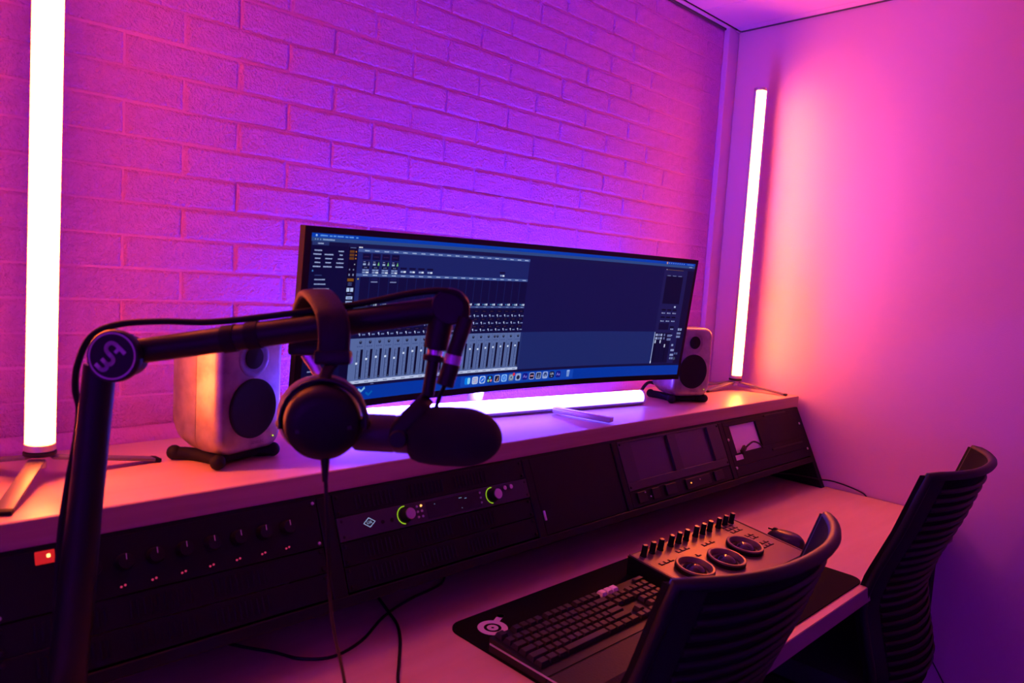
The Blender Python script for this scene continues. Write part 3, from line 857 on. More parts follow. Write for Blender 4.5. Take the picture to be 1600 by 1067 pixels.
# wallpaper strip and dock
uq(14, 303.5, 1204, 310, (16, 14, 60), 3)
uq(14, 310, 1204, 338.5, (0, 50, 158), 3)
for x, y, c2 in ((155, 315, (120, 180, 220)), (174, 324, (0, 90, 170))):
    upoly([(x - 7, y - 2), (x, y + 3), (x + 7, y - 4), (x + 9, y), (x, y + 8), (x - 9, y + 2)], c2, 4)
dashes(176, 306.5, 8, 1.2, (120, 130, 180), 4)
uq(424, 312, 794, 335.5, (14, 66, 174), 4)
DX = [444 + 22.85 * i for i in range(14)] + [775.6]
for i, x in enumerate(DX):
    y = 322.6
    if i == 0: urr(x, y, 17, 17, 4, (0, 120, 225), 5); urr(x + 4, y, 8, 15, 3, (130, 200, 235), 6)
    elif i == 1:
        urr(x, y, 18, 18, 4, (175, 190, 225), 5)
        for a_ in range(3):
            for c_ in range(3): uq(x - 6 + a_ * 4.4, y - 6 + c_ * 4.4, x - 3 + a_ * 4.4, y - 3 + c_ * 4.4, ((190, 120, 170), (110, 140, 200), (150, 160, 190))[(a_ + c_) % 3], 6)
    elif i == 2: urr(x, y, 18, 18, 4, (170, 195, 235), 5); ucirc(x, y, 7.6, (20, 100, 220), 6); upoly([(x - 4, y + 4), (x - 1, y - 1), (x + 5, y - 4), (x + 1, y + 1)], (190, 200, 235), 7)
    elif i == 3:
        urr(x, y, 17, 17, 4, (18, 24, 60), 5); ucirc(x, y - 3.5, 3.4, (60, 170, 225), 6); ucirc(x - 4, y + 3.5, 3.2, (120, 190, 150), 6); ucirc(x + 4, y + 3.5, 3.2, (205, 120, 140), 6)
    elif i == 4: urr(x, y, 18, 18, 4, (150, 165, 215), 5); urr(x, y, 14, 14, 3, (20, 22, 66), 6); upoly([(x - 2, y + 5), (x + 4, y - 5), (x + 2, y + 5)], (200, 150, 110), 7)
    elif i == 5: urr(x, y, 18, 18, 4, (130, 180, 240), 5); ucirc(x, y, 7, (25, 100, 220), 6); ucirc(x, y, 4, (130, 180, 240), 7); ucirc(x, y, 2, (25, 100, 220), 8)
    elif i == 6: urr(x, y, 17, 17, 4, (95, 115, 150), 5); ucirc(x, y, 6.5, (140, 155, 180), 6); ucirc(x, y, 3, (70, 90, 130), 7); ucirc(x + 7.5, y - 7.5, 4, (215, 40, 60), 8)
    elif i == 7: urr(x, y, 18, 18, 4, (140, 160, 210), 5); ucirc(x, y + 1, 5.5, (24, 30, 70), 6)
    elif i in (8, 13): urr(x, y, 17, 17, 4, (16, 20, 130), 5); utext('Au' if i == 8 else 'Ae', x, y, 11, (140, 130, 235), 7)
    elif i == 9: urr(x, y, 18, 18, 4, (140, 150, 205), 5); urr(x, y, 14, 14, 3, (14, 14, 50), 6); uq(x - 5, y - 1.6, x + 5, y + 1.6, (190, 130, 150), 7)
    elif i == 10: urr(x, y, 18, 18, 4, (150, 165, 205), 5); urr(x, y, 14, 14, 2, (30, 36, 70), 6); upoly([(x - 6, y + 6), (x + 1, y - 6), (x + 6, y + 6)], (90, 104, 150), 7)
    elif i == 11: urr(x, y, 18, 18, 4, (140, 160, 215), 5); ucirc(x, y - 1, 6, (40, 60, 120), 6); uq(x - 1.4, y - 1, x + 1.4, y + 6, (140, 160, 215), 7)
    elif i == 12: urr(x, y, 17, 17, 4, (12, 14, 50), 5); utext('UA', x, y - 2, 9, (190, 205, 240), 7); uq(x - 3, y + 4, x + 3, y + 5.4, (150, 165, 210), 7)
    else:
        upoly([(x - 5.5, y - 8), (x + 5.5, y - 8), (x + 4.2, y + 8), (x - 4.2, y + 8)], (110, 140, 205), 5); ucirc(x, y - 8, 5.5, (150, 175, 225), 6, 12, 1.8)
me = bpy.data.meshes.new('screen_image')
inv = wm(mon).inverted()
me.from_pydata([tuple(inv @ v) for v in UI['v']], [], UI['f'])
ca = me.color_attributes.new('ui_colour', 'FLOAT_COLOR', 'CORNER')
li = 0
for p, c in zip(me.polygons, UI['c']):
    for k in p.loop_indices:
        ca.data[k].color = (*c, 1)
ms = bpy.data.materials.new('lit_screen'); ms.use_nodes = True
nt = ms.node_tree; p = nt.nodes['Principled BSDF']
at = nt.nodes.new('ShaderNodeVertexColor'); at.layer_name = 'ui_colour'
p.inputs['Base Color'].default_value = (0.004, 0.004, 0.006, 1); p.inputs['Roughness'].default_value = 0.3; p.inputs['Specular IOR Level'].default_value = 0.12
nt.links.new(at.outputs['Color'], p.inputs['Emission Color']); p.inputs['Emission Strength'].default_value = 1.0
me.materials.append(ms)
so = bpy.data.objects.new('screen_image', me); COL.objects.link(so); so.parent = mon
so['label'] = 'lit screen with mixer channels, faders and a dock'
# stand
b = B(); b.cyl((1.305, 1.472, ZS + 0.008), (1.285, 1.375, ZS + 0.30), 0.021, n=28); b.build('pole', M_SILVER, mon, world=True)
b = B(); b.box((1.272, 1.33, 1.352), (0.12, 0.10, 0.10), 0.008); b.build('pole_mount', M_SILVER, mon, world=True)
for tip, rt in (((1.548, 1.180), (1.504, 1.350)), ((0.985, 1.235), (1.045, 1.41))):
    p0 = Vector((*rt, ZS + 0.012)); p1 = Vector((*tip, ZS + 0.0085))
    L = (p1 - p0).length
    Mt = frame((p0 + p1) / 2, p1 - p0, (0, 0, 1))
    b = B(); b.box((0.001, 0, 0), (0.014, 0.026, L), 0.003, Mt); b.build('foot', M_SILVER, mon, world=True)

b = B(); b.box((0, 0, 0), (0.47, 0.05, 0.008), 0.003, T(1.28, 1.478, ZS + 0.0045) @ Matrix.Rotation(R(-5), 4, 'Z')); b.build('base_bar', M_SILVER, mon, world=True)
# ================================================================== BOOM ARM
J = Vector((0.268, 0.987, 1.312)); E = Vector((0.571, 0.700, 1.395))
nv = -FV
arm = thing('boom_arm', 'black microphone boom arm with a round WA badge on its joint', 'microphone arm', (0.225, 0.985, ZD))
AB = Vector((0.222, 1.006, 0.80))
b = B(); b.box((0.220, 0.998, ZD + 0.006), (0.09, 0.08, 0.011), 0.003); b.build('base_plate', M_BLACK, arm, world=True)
b = B(); b.cyl((0.220, 1.000, ZD + 0.011), (0.2225, 1.006, 0.812), 0.022, 0.019, 24, 0.002); b.build('base_post', M_BLACK, arm, world=True)
JL = J - RV * 0.008
b = B(); b.tube([AB, AB.lerp(JL, 0.35), AB.lerp(JL, 0.6), JL - (JL - AB).normalized() * 0.012], [0.0225, 0.022, 0.0195, 0.0185], 24); b.build('lower_arm', M_BLACK, arm, world=True)
da = (E - J).normalized()
b = B(); b.tube([J + da * 0.01, J.lerp(E, 0.5), E - da * 0.01], [0.0155, 0.0158, 0.0162], 24); b.build('upper_arm', M_BLACK, arm, world=True)
# joint with the badge
Jc = Vector((0.263, 0.950, 1.316)) - nv * 0.032
b = B(); b.lathe([(0.020, -0.030), (0.024, -0.026), (0.025, -0.004), (0.0295, 0.0), (0.0302, 0.003), (0.0302, 0.010), (0.029, 0.0120), (0.0001, 0.0120)], frame(Jc + nv * 0.020, nv, UV) @ Matrix.Scale(1.05, 4), 44)
jt = b.build('joint', M_BLACK, arm, world=True)
badge = mat('badge_print', (0.60, 0.57, 0.64), 0.5)
BM = frame(Jc + nv * 0.0330, nv, RV) @ Matrix.Scale(1.05, 4)          # local x right, y up, z towards viewer
lg = B()
lg.lathe([(0.0252, 0.0003), (0.0272, 0.0003)], BM, 40, cap=False)
lg.build('badge_ring', badge, jt, world=True, smooth=False)
def stroke(bb, pts, w, Mx):
    for (xa, ya), (xb, yb) in zip(pts[:-1], pts[1:]):
        d_ = Vector((xb - xa, yb - ya)); L_ = d_.length; d_.normalize(); n_ = Vector((-d_.y, d_.x)) * w / 2; e_ = d_ * 0.0
        bb.raw([(xa + n_.x, ya + n_.y, 0), (xa - n_.x, ya - n_.y, 0), (xb - n_.x, yb - n_.y, 0), (xb + n_.x, yb + n_.y, 0)], [(0, 1, 2, 3)], Mx)
    for (xa, ya) in pts[1:-1]:
        bb.raw([(xa + w / 2 * math.cos(a_), ya + w / 2 * math.sin(a_), 0) for a_ in [2 * PI * k / 10 for k in range(10)]], [tuple(range(10))], Mx)
def arcpts(cx_, cy_, r_, a0, a1, n=7):
    return [(cx_ + r_ * math.cos(R(a0 + (a1 - a0) * k / n)), cy_ + r_ * math.sin(R(a0 + (a1 - a0) * k / n))) for k in range(n + 1)]
# interlocked w and a strokes, read along a diagonal
WMx = BM @ T(0, 0, 0.0006) @ Matrix.Rotation(R(45), 4, 'Z')
wa = B(); w_ = 0.0046
stroke(wa, [(-0.0195, 0.0070), (-0.0195, -0.001)] + arcpts(-0.0150, -0.001, 0.0045, 180, 360) + [(-0.0105, 0.0060)], w_, WMx)
stroke(wa, [(-0.0105, 0.0), (-0.0105, -0.001)] + arcpts(-0.0055, -0.001, 0.0050, 180, 360) + [(-0.0005, 0.006)] + arcpts(0.0060, 0.006, 0.0065, 180, 0) + [(0.0125, -0.009)], w_, WMx)
stroke(wa, [(0.0050, 0.0), (0.0125, 0.0)], w_ * 0.9, WMx)
wa.build('badge_letters', badge, jt, world=True, smooth=False)
b = B(); b.cyl(J + UV * 0.022 - RV * 0.006 + FV * 0.004, J + UV * 0.030 + RV * 0.012 + FV * 0.004, 0.006, n=12); b.build('tension_screw', M_ALU, arm, world=True)
b = B(); b.ball(J + UV * 0.022 + RV * 0.028, 0.005, 12, 8); b.build('bolt', M_BLACK, arm, world=True)
b = B(); b.ball(J - UV * 0.026 - RV * 0.020, 0.006, 12, 8); b.build('bolt', M_BLACK, arm, world=True)
b = B(); b.box((0, 0, 0), (0.012, 0.004, 0.055), 0.001, frame((0.209, 0.968, 0.885), (0.05, 0, 1), RV)); b.build('pale_tag', M_WHITE, arm, world=True)
# end joint and mic mount
b = B(); b.lathe([(0.019, -0.020), (0.0225, -0.016), (0.0228, 0.014), (0.021, 0.017), (0.0001, 0.017)], frame(E + RV * 0.004 + UV * 0.002, nv, UV), 36); b.build('end_joint', M_BLACK, arm, world=True)
m0, m1, r1 = Vector((0.566, 0.7035, 1.388)), Vector((0.5585, 0.705, 1.344)), Vector((0.5505, 0.706, 1.284))
b = B(); b.cyl(m0, m1, 0.0155, 0.0150, 28, 0.001); b.build('swivel_barrel', M_BLACK, arm, world=True)
dm = (r1 - m1).normalized()
b = B()
b.lathe([(0.009, 0), (0.0105, 0.001), (0.0095, 0.002), (0.0105, 0.003), (0.0095, 0.004), (0.0105, 0.005), (0.0095, 0.006), (0.0105, 0.007), (0.009, 0.010)], frame(m1, dm), 18)
b.build('thread_adapter', mat('chrome_thread', (0.8, 0.78, 0.78), 0.18, metal=1.0), arm, world=True)
# cables clipped to the arm
cb = thing('microphone_cable', 'black microphone cable strapped along the boom arm to its connector', 'cable', (0.24, 1.02, 1.26))
pts = [(0.2225, 1.026, 0.87), (0.2225, 1.027, 0.961), (0.2245, 1.031, 1.026), (0.229, 1.032, 1.091), (0.236, 1.030, 1.148), (0.243, 1.028, 1.197), (0.2465, 1.026, 1.238), (0.2425, 1.028, 1.265), (0.2425, 1.018, 1.298), (0.254, 1.008, 1.333), (0.278, 0.989, 1.350), (0.317, 0.951, 1.3575), (0.363, 0.907, 1.3605), (0.42, 0.845, 1.3745), (0.49, 0.775, 1.394), (0.535, 0.725, 1.4115), (0.562, 0.692, 1.4165), (0.577, 0.676, 1.405), (0.575, 0.669, 1.382)]
b = B(); b.tube(smooth_path(pts, 6), 0.0042, 10); b.build('cord', M_MATT, cb, world=True)
b = B(); b.tube(smooth_path([(0.575, 0.669, 1.386), (0.571, 0.671, 1.370), (0.563, 0.6745, 1.340)], 5), [0.0095] * 11, 20); b.build('connector_boot', M_BLACK, cb, world=True)
b = B(); b.cyl((0.5632, 0.6745, 1.3405), (0.5612, 0.6752, 1.3295), 0.0104, n=24); b.build('connector_band', M_SILVER, cb, world=True)
b = B(); b.cyl((0.5612, 0.6752, 1.3295), (0.5545, 0.6785, 1.3025), 0.0108, n=24, bev=0.001); b.build('connector_shell', M_BLACK, cb, world=True)
b = B(); b.tube(smooth_path([(0.5545, 0.6785, 1.3025), (0.5565, 0.690, 1.285), (0.556, 0.697, 1.268)], 5), 0.0028, 8); b.build('capsule_lead', M_BLACK, cb, world=True)
for f in (0.36, 0.43):
    p_ = J.lerp(E, f)
    b = B(); b.cyl(p_ - da * 0.008, p_ + da * 0.008, 0.0172, n=24); b.build('strap', M_MATT, cb, world=True)

# ================================================================== MICROPHONE
mic = thing('microphone', 'black broadcast microphone with a fat foam windscreen hanging from the boom arm', 'microphone', (0.534, 0.717, 1.238))
ma, mb = Vector((0.484, 0.765, 1.2365)), Vector((0.615, 0.637, 1.2385))
dx = (mb - ma).normalized(); ML = (mb - ma).length
FM = frame(ma, dx, (0, 0, 1))
b = B(); b.lathe([(0.0001, 0), (0.019, 0.0), (0.0225, 0.004), (0.0232, 0.012), (0.0232, 0.050), (0.0222, 0.052), (0.0232, 0.054), (0.0240, 0.078)], FM, 40); b.build('body', mat('mic_dark_grey', (0.045, 0.04, 0.042), 0.45), mic, world=True)
b = B(); b.lathe([(0.0245, 0.070), (0.0300, 0.074), (0.0335, 0.083), (0.0358, 0.098), (0.0366, 0.115)] + [(max(0.0366 * math.cos(R(a_)), 0.0001), ML - 0.050 + 0.0515 * math.sin(R(a_)) ** 1.0) for a_ in range(6, 91, 7)] + [(0.0001, ML + 0.0016)], FM, 44); b.build('windscreen', M_FOAM, mic, world=True)
# yoke
side_v = dx.cross(Vector((0, 0, 1))).normalized()      # towards the viewer
if side_v.dot(nv) < 0: side_v = -side_v
pc = ma + dx * 0.060
for sgn in (1, -1):
    b = B()
    p_top = Vector((0.5500, 0.7065, 1.2825)) + side_v * sgn * 0.004
    p_mid = Vector((0.5455, 0.7105, 1.274)) + side_v * sgn * 0.020
    p_out = pc + side_v * sgn * 0.027 + Vector((0, 0, 0.012))
    p_end = pc + side_v * sgn * 0.027 - Vector((0, 0, 0.004))
    b.tube(smooth_path([p_top, p_mid, p_out, p_end], 5), 0.008, 12, flat=(0.0022, 0.0095), up=side_v); b.build('yoke_arm', M_BLACK, mic, world=True)
    b = B(); b.cyl(pc + side_v * sgn * 0.022, pc + side_v * sgn * 0.033, 0.011, n=24, bev=0.0015); b.build('yoke_knob', M_BLACK, mic, world=True)
b = B(); b.cyl(m1 + dm * 0.009, r1 - dm * 0.002, 0.0078, n=24, bev=0.001); b.build('stem', M_BLACK, mic, world=True)
b = B(); b.cyl(m1 + dm * 0.008, m1 + dm * 0.015, 0.0135, n=20, bev=0.001); b.build('lock_ring', M_BLACK, mic, world=True)

# ================================================================== HEADPHONES
hp = thing('headphones', 'closed headphones with grey velour pads hung over the boom arm', 'headphones', (0.455, 0.80, 1.26))
cn, cf = Vector((0.4275, 0.740, 1.2590)), Vector((0.4845, 0.848, 1.2420))
inw = (FV * 0.93 - RV * 0.25 + UV * 0.20).normalized()      # from outer shell of the near cup to the ear
inf = (-FV * 0.93 + RV * 0.10 + UV * 0.15).normalized()
def cup(c, ax):
    Mx = frame(c, ax, UV)
    b_ = B(); b_.lathe([(0.0001, -0.021), (0.026, -0.0205), (0.036, -0.018), (0.0425, -0.011), (0.0445, -0.002), (0.0445, 0.008)], Mx, 44); sh = b_.build('ear_cup', M_BLACK, hp, world=True)
    b_ = B(); b_.lathe([(0.0445, 0.008), (0.0475, 0.010), (0.0475, 0.013), (0.044, 0.014)], Mx, 44); b_.build('cup_ring', M_BLACK, sh, world=True)
    n = 12
    pr = [(0.0400 + 0.0108 * math.cos(2 * PI * k / n), 0.0235 + 0.0095 * math.sin(2 * PI * k / n)) for k in range(n + 1)]
    b_ = B(); b_.lathe(pr, Mx, 48); b_.build('ear_pad', M_VELOUR, hp, world=True)
    b_ = B(); b_.lathe([(0.0001, 0.019), (0.030, 0.019)], Mx, 32, cap=False); b_.build('driver_cloth', M_MATT, sh, world=True)
    return sh, Mx
near_cup, NM = cup(cn, inw)
far_cup, FMx = cup(cf, inf)
# faint raised line of lettering too small to read on the near cup
b = B(); xx = -0.030
TM = frame(cn - inw * 0.0209, -inw, RV)
while xx < 0.030:
    ww = random.uniform(0.0020, 0.0034)
    if abs(xx + 0.006) > 0.002 and abs(xx - 0.012) > 0.002:
        b.box((xx, -0.003, -0.0006 - 0.0000 - abs(xx) * 0.02), (ww * 0.7, 0.0042, 0.0012), 0, TM)
    xx += ww
b.build('maker_lettering', mat('print_grey', (0.06, 0.055, 0.07), 0.4), near_cup, world=True, smooth=False)
# headband: arch over the arm
bt = Vector((0.4535, 0.8155, 1.4045))
bn, bf = Vector((0.4405, 0.7455, 1.343)), Vector((0.4725, 0.871, 1.338))
arch = [bn - Vector((0, 0, 0.004)), bn + Vector((0.0003, 0.001, 0.022)), bn.lerp(bt, 0.45) + Vector((-0.003, -0.014, 0.017)), bt + Vector((0, 0, 0.0)), bf.lerp(bt, 0.45) + Vector((0.003, 0.014, 0.017)), bf + Vector((0, 0, 0.022)), bf - Vector((0, 0, 0.004))]
ap = smooth_path(arch, 6)
def strap(pts, hw, th, wdir):
    vs, fs = [], []
    n = 12
    wdir = Vector(wdir).normalized()
    for i, p_ in enumerate(pts):
        t_ = (pts[min(i + 1, len(pts) - 1)] - pts[max(i - 1, 0)]).normalized()
        nn = t_.cross(wdir).normalized()
        for k in range(n):
            a_ = 2 * PI * k / n
            c_, s_ = math.cos(a_), math.sin(a_)
            vs.append(p_ + wdir * hw * (abs(c_) ** 0.5) * (1 if c_ > 0 else -1) + nn * th * (abs(s_) ** 0.6) * (1 if s_ > 0 else -1))
    for i in range(len(pts) - 1):
        for k in range(n):
            k2 = (k + 1) % n
            fs.append((i * n + k, i * n + k2, (i + 1) * n + k2, (i + 1) * n + k))
    fs.append(tuple(range(n))); fs.append(tuple((len(pts) - 1) * n + k for k in range(n)))
    return vs, fs
wdir = (RV * 0.985 + UV * 0.05 + FV * 0.1)
b = B(); b.raw(*strap(ap, 0.0185, 0.0055, wdir)); b.build('headband', M_LEATH, hp, world=True, angle=60)
for e_, c_, ax_ in ((bn, cn, inw), (bf, cf, inf)):
    low = e_ - Vector((0, 0, 0.010))
    fw = FV if e_ is bn else FV
    b = B(); b.box((0, 0, 0), (0.043, 0.017, 0.017), 0.004, frame(low, UV, RV)); b.build('yoke_block', M_BLACK, hp, world=True)
    topc = c_ + UV * 0.050 - ax_ * 0.004
    b = B(); b.tube([low - UV * 0.006, low.lerp(topc, 0.6), topc], 0.005, 12, flat=(0.0075, 0.0032), up=RV); b.build('slider', M_ALU if e_ is bf else M_BLACK, hp, world=True)
    fk = [c_ + (RV * math.cos(R(a_)) + UV * math.sin(R(a_))) * 0.050 - ax_ * 0.003 for a_ in range(-8, 189, 14)]
    b = B(); b.tube(fk, 0.0035, 10, flat=(0.0032, 0.0065), up=RV); b.build('fork', M_BLACK, hp, world=True)
    for a_ in (-2, 182):
        b = B(); b.ball(c_ + (RV * math.cos(R(a_)) + UV * math.sin(R(a_))) * 0.049, 0.0065, 12, 8); b.build('pivot', M_BLACK, hp, world=True)
b = B(); b.cyl((0.4283, 0.7345, 1.219), (0.4284, 0.733, 1.190), 0.0055, 0.0032, 14); b.build('cable_relief', M_BLACK, hp, world=True)
b = B(); b.tube(smooth_path([(0.4284, 0.733, 1.20), (0.429, 0.727, 1.156), (0.438, 0.733, 1.08), (0.462, 0.76, 1.0), (0.51, 0.81, 0.90), (0.56, 0.865, 0.80), (0.60, 0.905, 0.7535), (0.655, 0.87, 0.7525), (0.66, 0.80, 0.7525)], 6), 0.0024, 8); b.build('cable', M_BLACK, hp, world=True)

# ================================================================== DESK CABLES
def cable(label, pts, r=0.0028, name='desk_cable', m=M_BLACK):
    b_ = B(); b_.tube(smooth_path(pts, 6), r, 8)
    o = b_.build(name, m)
    return tag(o, label, 'cable')
zc_ = ZD + 0.0032
cable('black cable curving across the bare desktop below the rack', [(0.52, 1.25, zc_), (0.55, 1.20, zc_), (0.584, 1.150, zc_), (0.61, 1.103, zc_), (0.657, 1.075, zc_), (0.727, 1.092, zc_), (0.814, 1.147, zc_), (0.90, 1.178, zc_), (1.0, 1.20, zc_), (1.06, 1.26, zc_)])
cable('short black cable running straight towards the desk front beside the mouse pad', [(0.85, 1.22, zc_), (0.832, 1.16, zc_), (0.815, 1.105, zc_), (0.785, 1.052, zc_), (0.735, 0.985, zc_), (0.698, 0.935, zc_), (0.66, 0.86, zc_), (0.64, 0.76, zc_)], 0.003)
cable('thin black cable looping from the desk side panel down the right wall', [(2.45, 1.16, 0.80), (2.54, 1.11, 0.792), (2.60, 1.04, 0.782), (2.642, 1.01, 0.776), (2.644, 0.965, 0.772), (2.644, 0.92, 0.764), (2.6445, 0.892, 0.7525), (2.6465, 0.88, 0.72), (2.6465, 0.87, 0.60)], 0.0025)
wc = thing('wall_cable', 'thin black cord with a knob low on the right wall behind the chair', 'cable', (2.645, 0.656, 0.295))
b = B(); b.ball((2.642, 0.656, 0.296), 0.009, 12, 8); b.build('plug_knob', M_BLACK, wc, world=True)
b = B(); b.tube(smooth_path([(2.644, 0.656, 0.293), (2.645, 0.625, 0.249), (2.645, 0.593, 0.201), (2.645, 0.54, 0.12), (2.643, 0.47, 0.02)], 5), 0.0022, 8); b.build('cord', M_BLACK, wc, world=True)

# ================================================================== MOUSE PAD, KEYBOARD, PANEL, MOUSE
PX0, PX1, PY0, PY1 = 0.884, 1.849, 0.605, 1.042
pad = thing('mouse_pad', 'large black cloth mouse pad with a round pale logo in its corner', 'mouse pad', ((PX0 + PX1) / 2, (PY0 + PY1) / 2, ZD))
b = B(); b.prism([(x, y) for x, y in rrect(PX1 - PX0, PY1 - PY0, 0.035, 8)], 0.0003, 0.0035, T((PX0 + PX1) / 2, (PY0 + PY1) / 2, ZD)); b.build('cloth', M_CLOTH, pad, world=True, smooth=False)
lg = B(); LM = T(0.9535, 0.980, ZD + 0.0039)
lg.lathe([(0.0175, 0), (0.0300, 0)], LM, 36, cap=False)
lg.lathe([(0.0030, 0), (0.0115, 0)], LM, 28, cap=False)
lg.raw([(0.012, 0.016, 0), (0.020, 0.006, 0), (0.047, 0.020, 0), (0.040, 0.030, 0)], [(0, 1, 2, 3)], LM @ T(0, 0, 0.0001))
lg.lathe([(0.0001, 0), (0.0075, 0)], LM @ T(0.0455, 0.0265, 0.0002), 16)
lg.build('round_logo', mat('logo_print', (0.72, 0.68, 0.72), 0.7), pad, world=True, smooth=False)

ZP = ZD + 0.0036
kbd = thing('keyboard', 'black keyboard with a wrist rest and a few pale keys on the mouse pad', 'keyboard', (1.10, 0.83, ZP))
KX0, KX1, KYB, KYF = 0.886, 1.336, 0.917, 0.774
def kz(y): return ZP + 0.016 + (y - KYF) / (KYB - KYF) * 0.012
Mx = Matrix(((0, 0, 1, 0), (1, 0, 0, 0), (0, 1, 0, 0), (0, 0, 0, 1)))
b = B(); b.prism([(KYF, ZP + 0.0005), (KYB, ZP + 0.0005), (KYB, kz(KYB)), (KYF, kz(KYF))], KX0, KX1, Mx); kb_body = b.build('case', M_BLACK, kbd, world=True, smooth=False)
b = B(); b.prism([(0.696, ZP + 0.0005), (KYF - 0.001, ZP + 0.0005), (KYF - 0.001, ZP + 0.015), (KYF - 0.006, ZP + 0.017), (0.706, ZP + 0.012), (0.696, ZP + 0.006)], KX0, KX1, Mx); b.build('wrist_rest', M_LEATH, kbd, world=True, smooth=False)
b = B(); b.box((KX0 - 0.0008, (KYB + 0.700) / 2, ZP + 0.0165), (0.002, KYB - 0.705, 0.003), 0.0005, Matrix.Identity(4)); b.build('metal_side_trim', M_SILVER, kbd, world=True, smooth=False)
slope = math.atan2(0.012, KYB - KYF)
def key_mesh(w, m):
    d = 0.0175
    b_ = B(); vs = []
    for (ww, dd, h) in ((w, d, 0), (w, d, 0.003), (w - 0.004, d - 0.0045, 0.0095), (w - 0.0055, d - 0.006, 0.0100)):
        vs += [(-ww / 2, -dd / 2, h), (ww / 2, -dd / 2, h), (ww / 2, dd / 2, h), (-ww / 2, dd / 2, h)]
    fs = [(12, 13, 14, 15)]
    for j in range(3):
        for i in range(4): fs.append((j * 4 + i, j * 4 + (i + 1) % 4, (j + 1) * 4 + (i + 1) % 4, (j + 1) * 4 + i))
    me_ = bpy.data.meshes.new('key'); b_.raw(vs, fs); bmesh.ops.recalc_face_normals(b_.bm, faces=b_.bm.faces[:]); b_.bm.to_mesh(me_); b_.bm.free(); me_.materials.append(m)
    return me_
KM = {}
KU = 0.0191
def key(ux, row, wu, m=M_KEY):
    k_ = (wu, m.name)
    if k_ not in KM: KM[k_] = key_mesh(KU * wu - 0.0015, m)
    x = KX0 + 0.0085 + (ux + wu / 2) * KU
    y = KYB - 0.0125 - row * 0.0196 - (0.003 if row > 0 else 0)
    o = link('key', KM[k_], kbd, tuple(Vector((x, y, kz(y) + 0.0002)) - kbd.location), (slope, 0, 0))
    return o
ROWS = [
    [(0, 1)] + [(2 + i, 1) for i in range(4)] + [(6.5 + i, 1) for i in range(4)] + [(11 + i, 1) for i in range(4)] + [(15.25 + i, 1) for i in range(3)],
    [(i, 1) for i in range(13)] + [(13, 2)] + [(15.25 + i, 1) for i in range(3)] + [(18.5 + i, 1) for i in range(4)],
    [(0, 1.5)] + [(1.5 + i, 1) for i in range(12)] + [(13.5, 1.5)] + [(15.25 + i, 1) for i in range(3)] + [(18.5 + i, 1) for i in range(4)],
    [(0, 1.75)] + [(1.75 + i, 1) for i in range(11)] + [(12.75, 2.25)] + [(18.5 + i, 1) for i in range(4)],
    [(0, 2.25)] + [(2.25 + i, 1) for i in range(10)] + [(12.25, 2.75), (16.25, 1)] + [(18.5 + i, 1) for i in range(4)],
    [(0, 1.25), (1.25, 1.25), (2.5, 1.25), (3.75, 6.25), (10, 1.25), (11.25, 1.25), (12.5, 1.25), (13.75, 1.25)] + [(15.25 + i, 1) for i in range(3)] + [(18.5, 2), (20.5, 1), (21.5, 1)],
]
for r_, row in enumerate(ROWS):
    for ux, wu in row:
        if r_ == 0 and 15 <= ux <= 18: key(ux, r_, wu, M_WHITE)
        else: key(ux, r_, wu)
b = B(); b.box((1.322, KYB - 0.012, kz(KYB) + 0.003), (0.030, 0.011, 0.006), 0.002); b.build('volume_wheel', M_GREY, kbd, world=True)

# --- colour grading panel
GX0, GX1, GYB, GYF = 1.385, 1.853, 0.980, 0.752
def gz(y): return ZP + 0.019 + (y - GYF) / (GYB - GYF) * 0.030
gp = thing('grading_panel', 'bronze grey grading console with three trackballs and twelve tall knobs', 'control panel', ((GX0 + GX1) / 2, (GYB + GYF) / 2, ZP))
b = B(); b.prism([(GYF, ZP + 0.0005), (GYB, ZP + 0.0005), (GYB, gz(GYB) - 0.003), (GYF, gz(GYF) - 0.003)], GX0, GX1, Mx); b.build('base', M_BLACK, gp, world=True, smooth=False)
gs = math.atan2(0.030, GYB - GYF)
GM = T((GX0 + GX1) / 2, (GYB + GYF) / 2, gz((GYB + GYF) / 2)) @ Matrix.Rotation(gs, 4, 'X')
GW, GD = GX1 - GX0, (GYB - GYF) / math.cos(gs)
b = B(); b.box((0.002, -0.001, -0.0015), (GW - 0.012, GD - 0.008, 0.003), 0.0012, GM); b.build('top_plate', M_PANEL, gp, world=True, smooth=False)
b = B(); b.box((-GW / 2 + 0.002, 0, -0.0005), (0.004, GD - 0.006, 0.005), 0.001, GM); b.build('side_rim', M_PANEL, gp, world=True, smooth=False)
b = B(); b.box((GW / 2 - 0.002, 0, -0.0005), (0.004, GD - 0.006, 0.005), 0.001, GM); b.build('side_rim', M_PANEL, gp, world=True, smooth=False)
def kmesh(name, prof, m, n=28):
    b_ = B(); b_.lathe(prof, None, n, cap=(m is M_KNOB and n == 20))
    me_ = bpy.data.meshes.new(name); bmesh.ops.recalc_face_normals(b_.bm, faces=b_.bm.faces[:]); b_.bm.to_mesh(me_); b_.bm.free()
    me_.materials.append(m); me_.polygons.foreach_set('use_smooth', [True] * len(me_.polygons)); me_.set_sharp_from_angle(angle=R(40))
    return me_
K1 = kmesh('knob', [(0.0082, 0), (0.0082, 0.003), (0.0072, 0.004), (0.0068, 0.027), (0.0062, 0.028)], M_KNOB, 20)
K2 = kmesh('knob_top', [(0.0063, 0.0278), (0.0056, 0.0286), (0.0001, 0.0287)], M_KNOBT, 18)
R1 = kmesh('trackball_ring', [(0.0468, 0.0100), (0.0464, 0.0128), (0.0448, 0.0138), (0.0405, 0.0132), (0.0372, 0.0095), (0.0340, 0.002)], M_PANEL, 44)
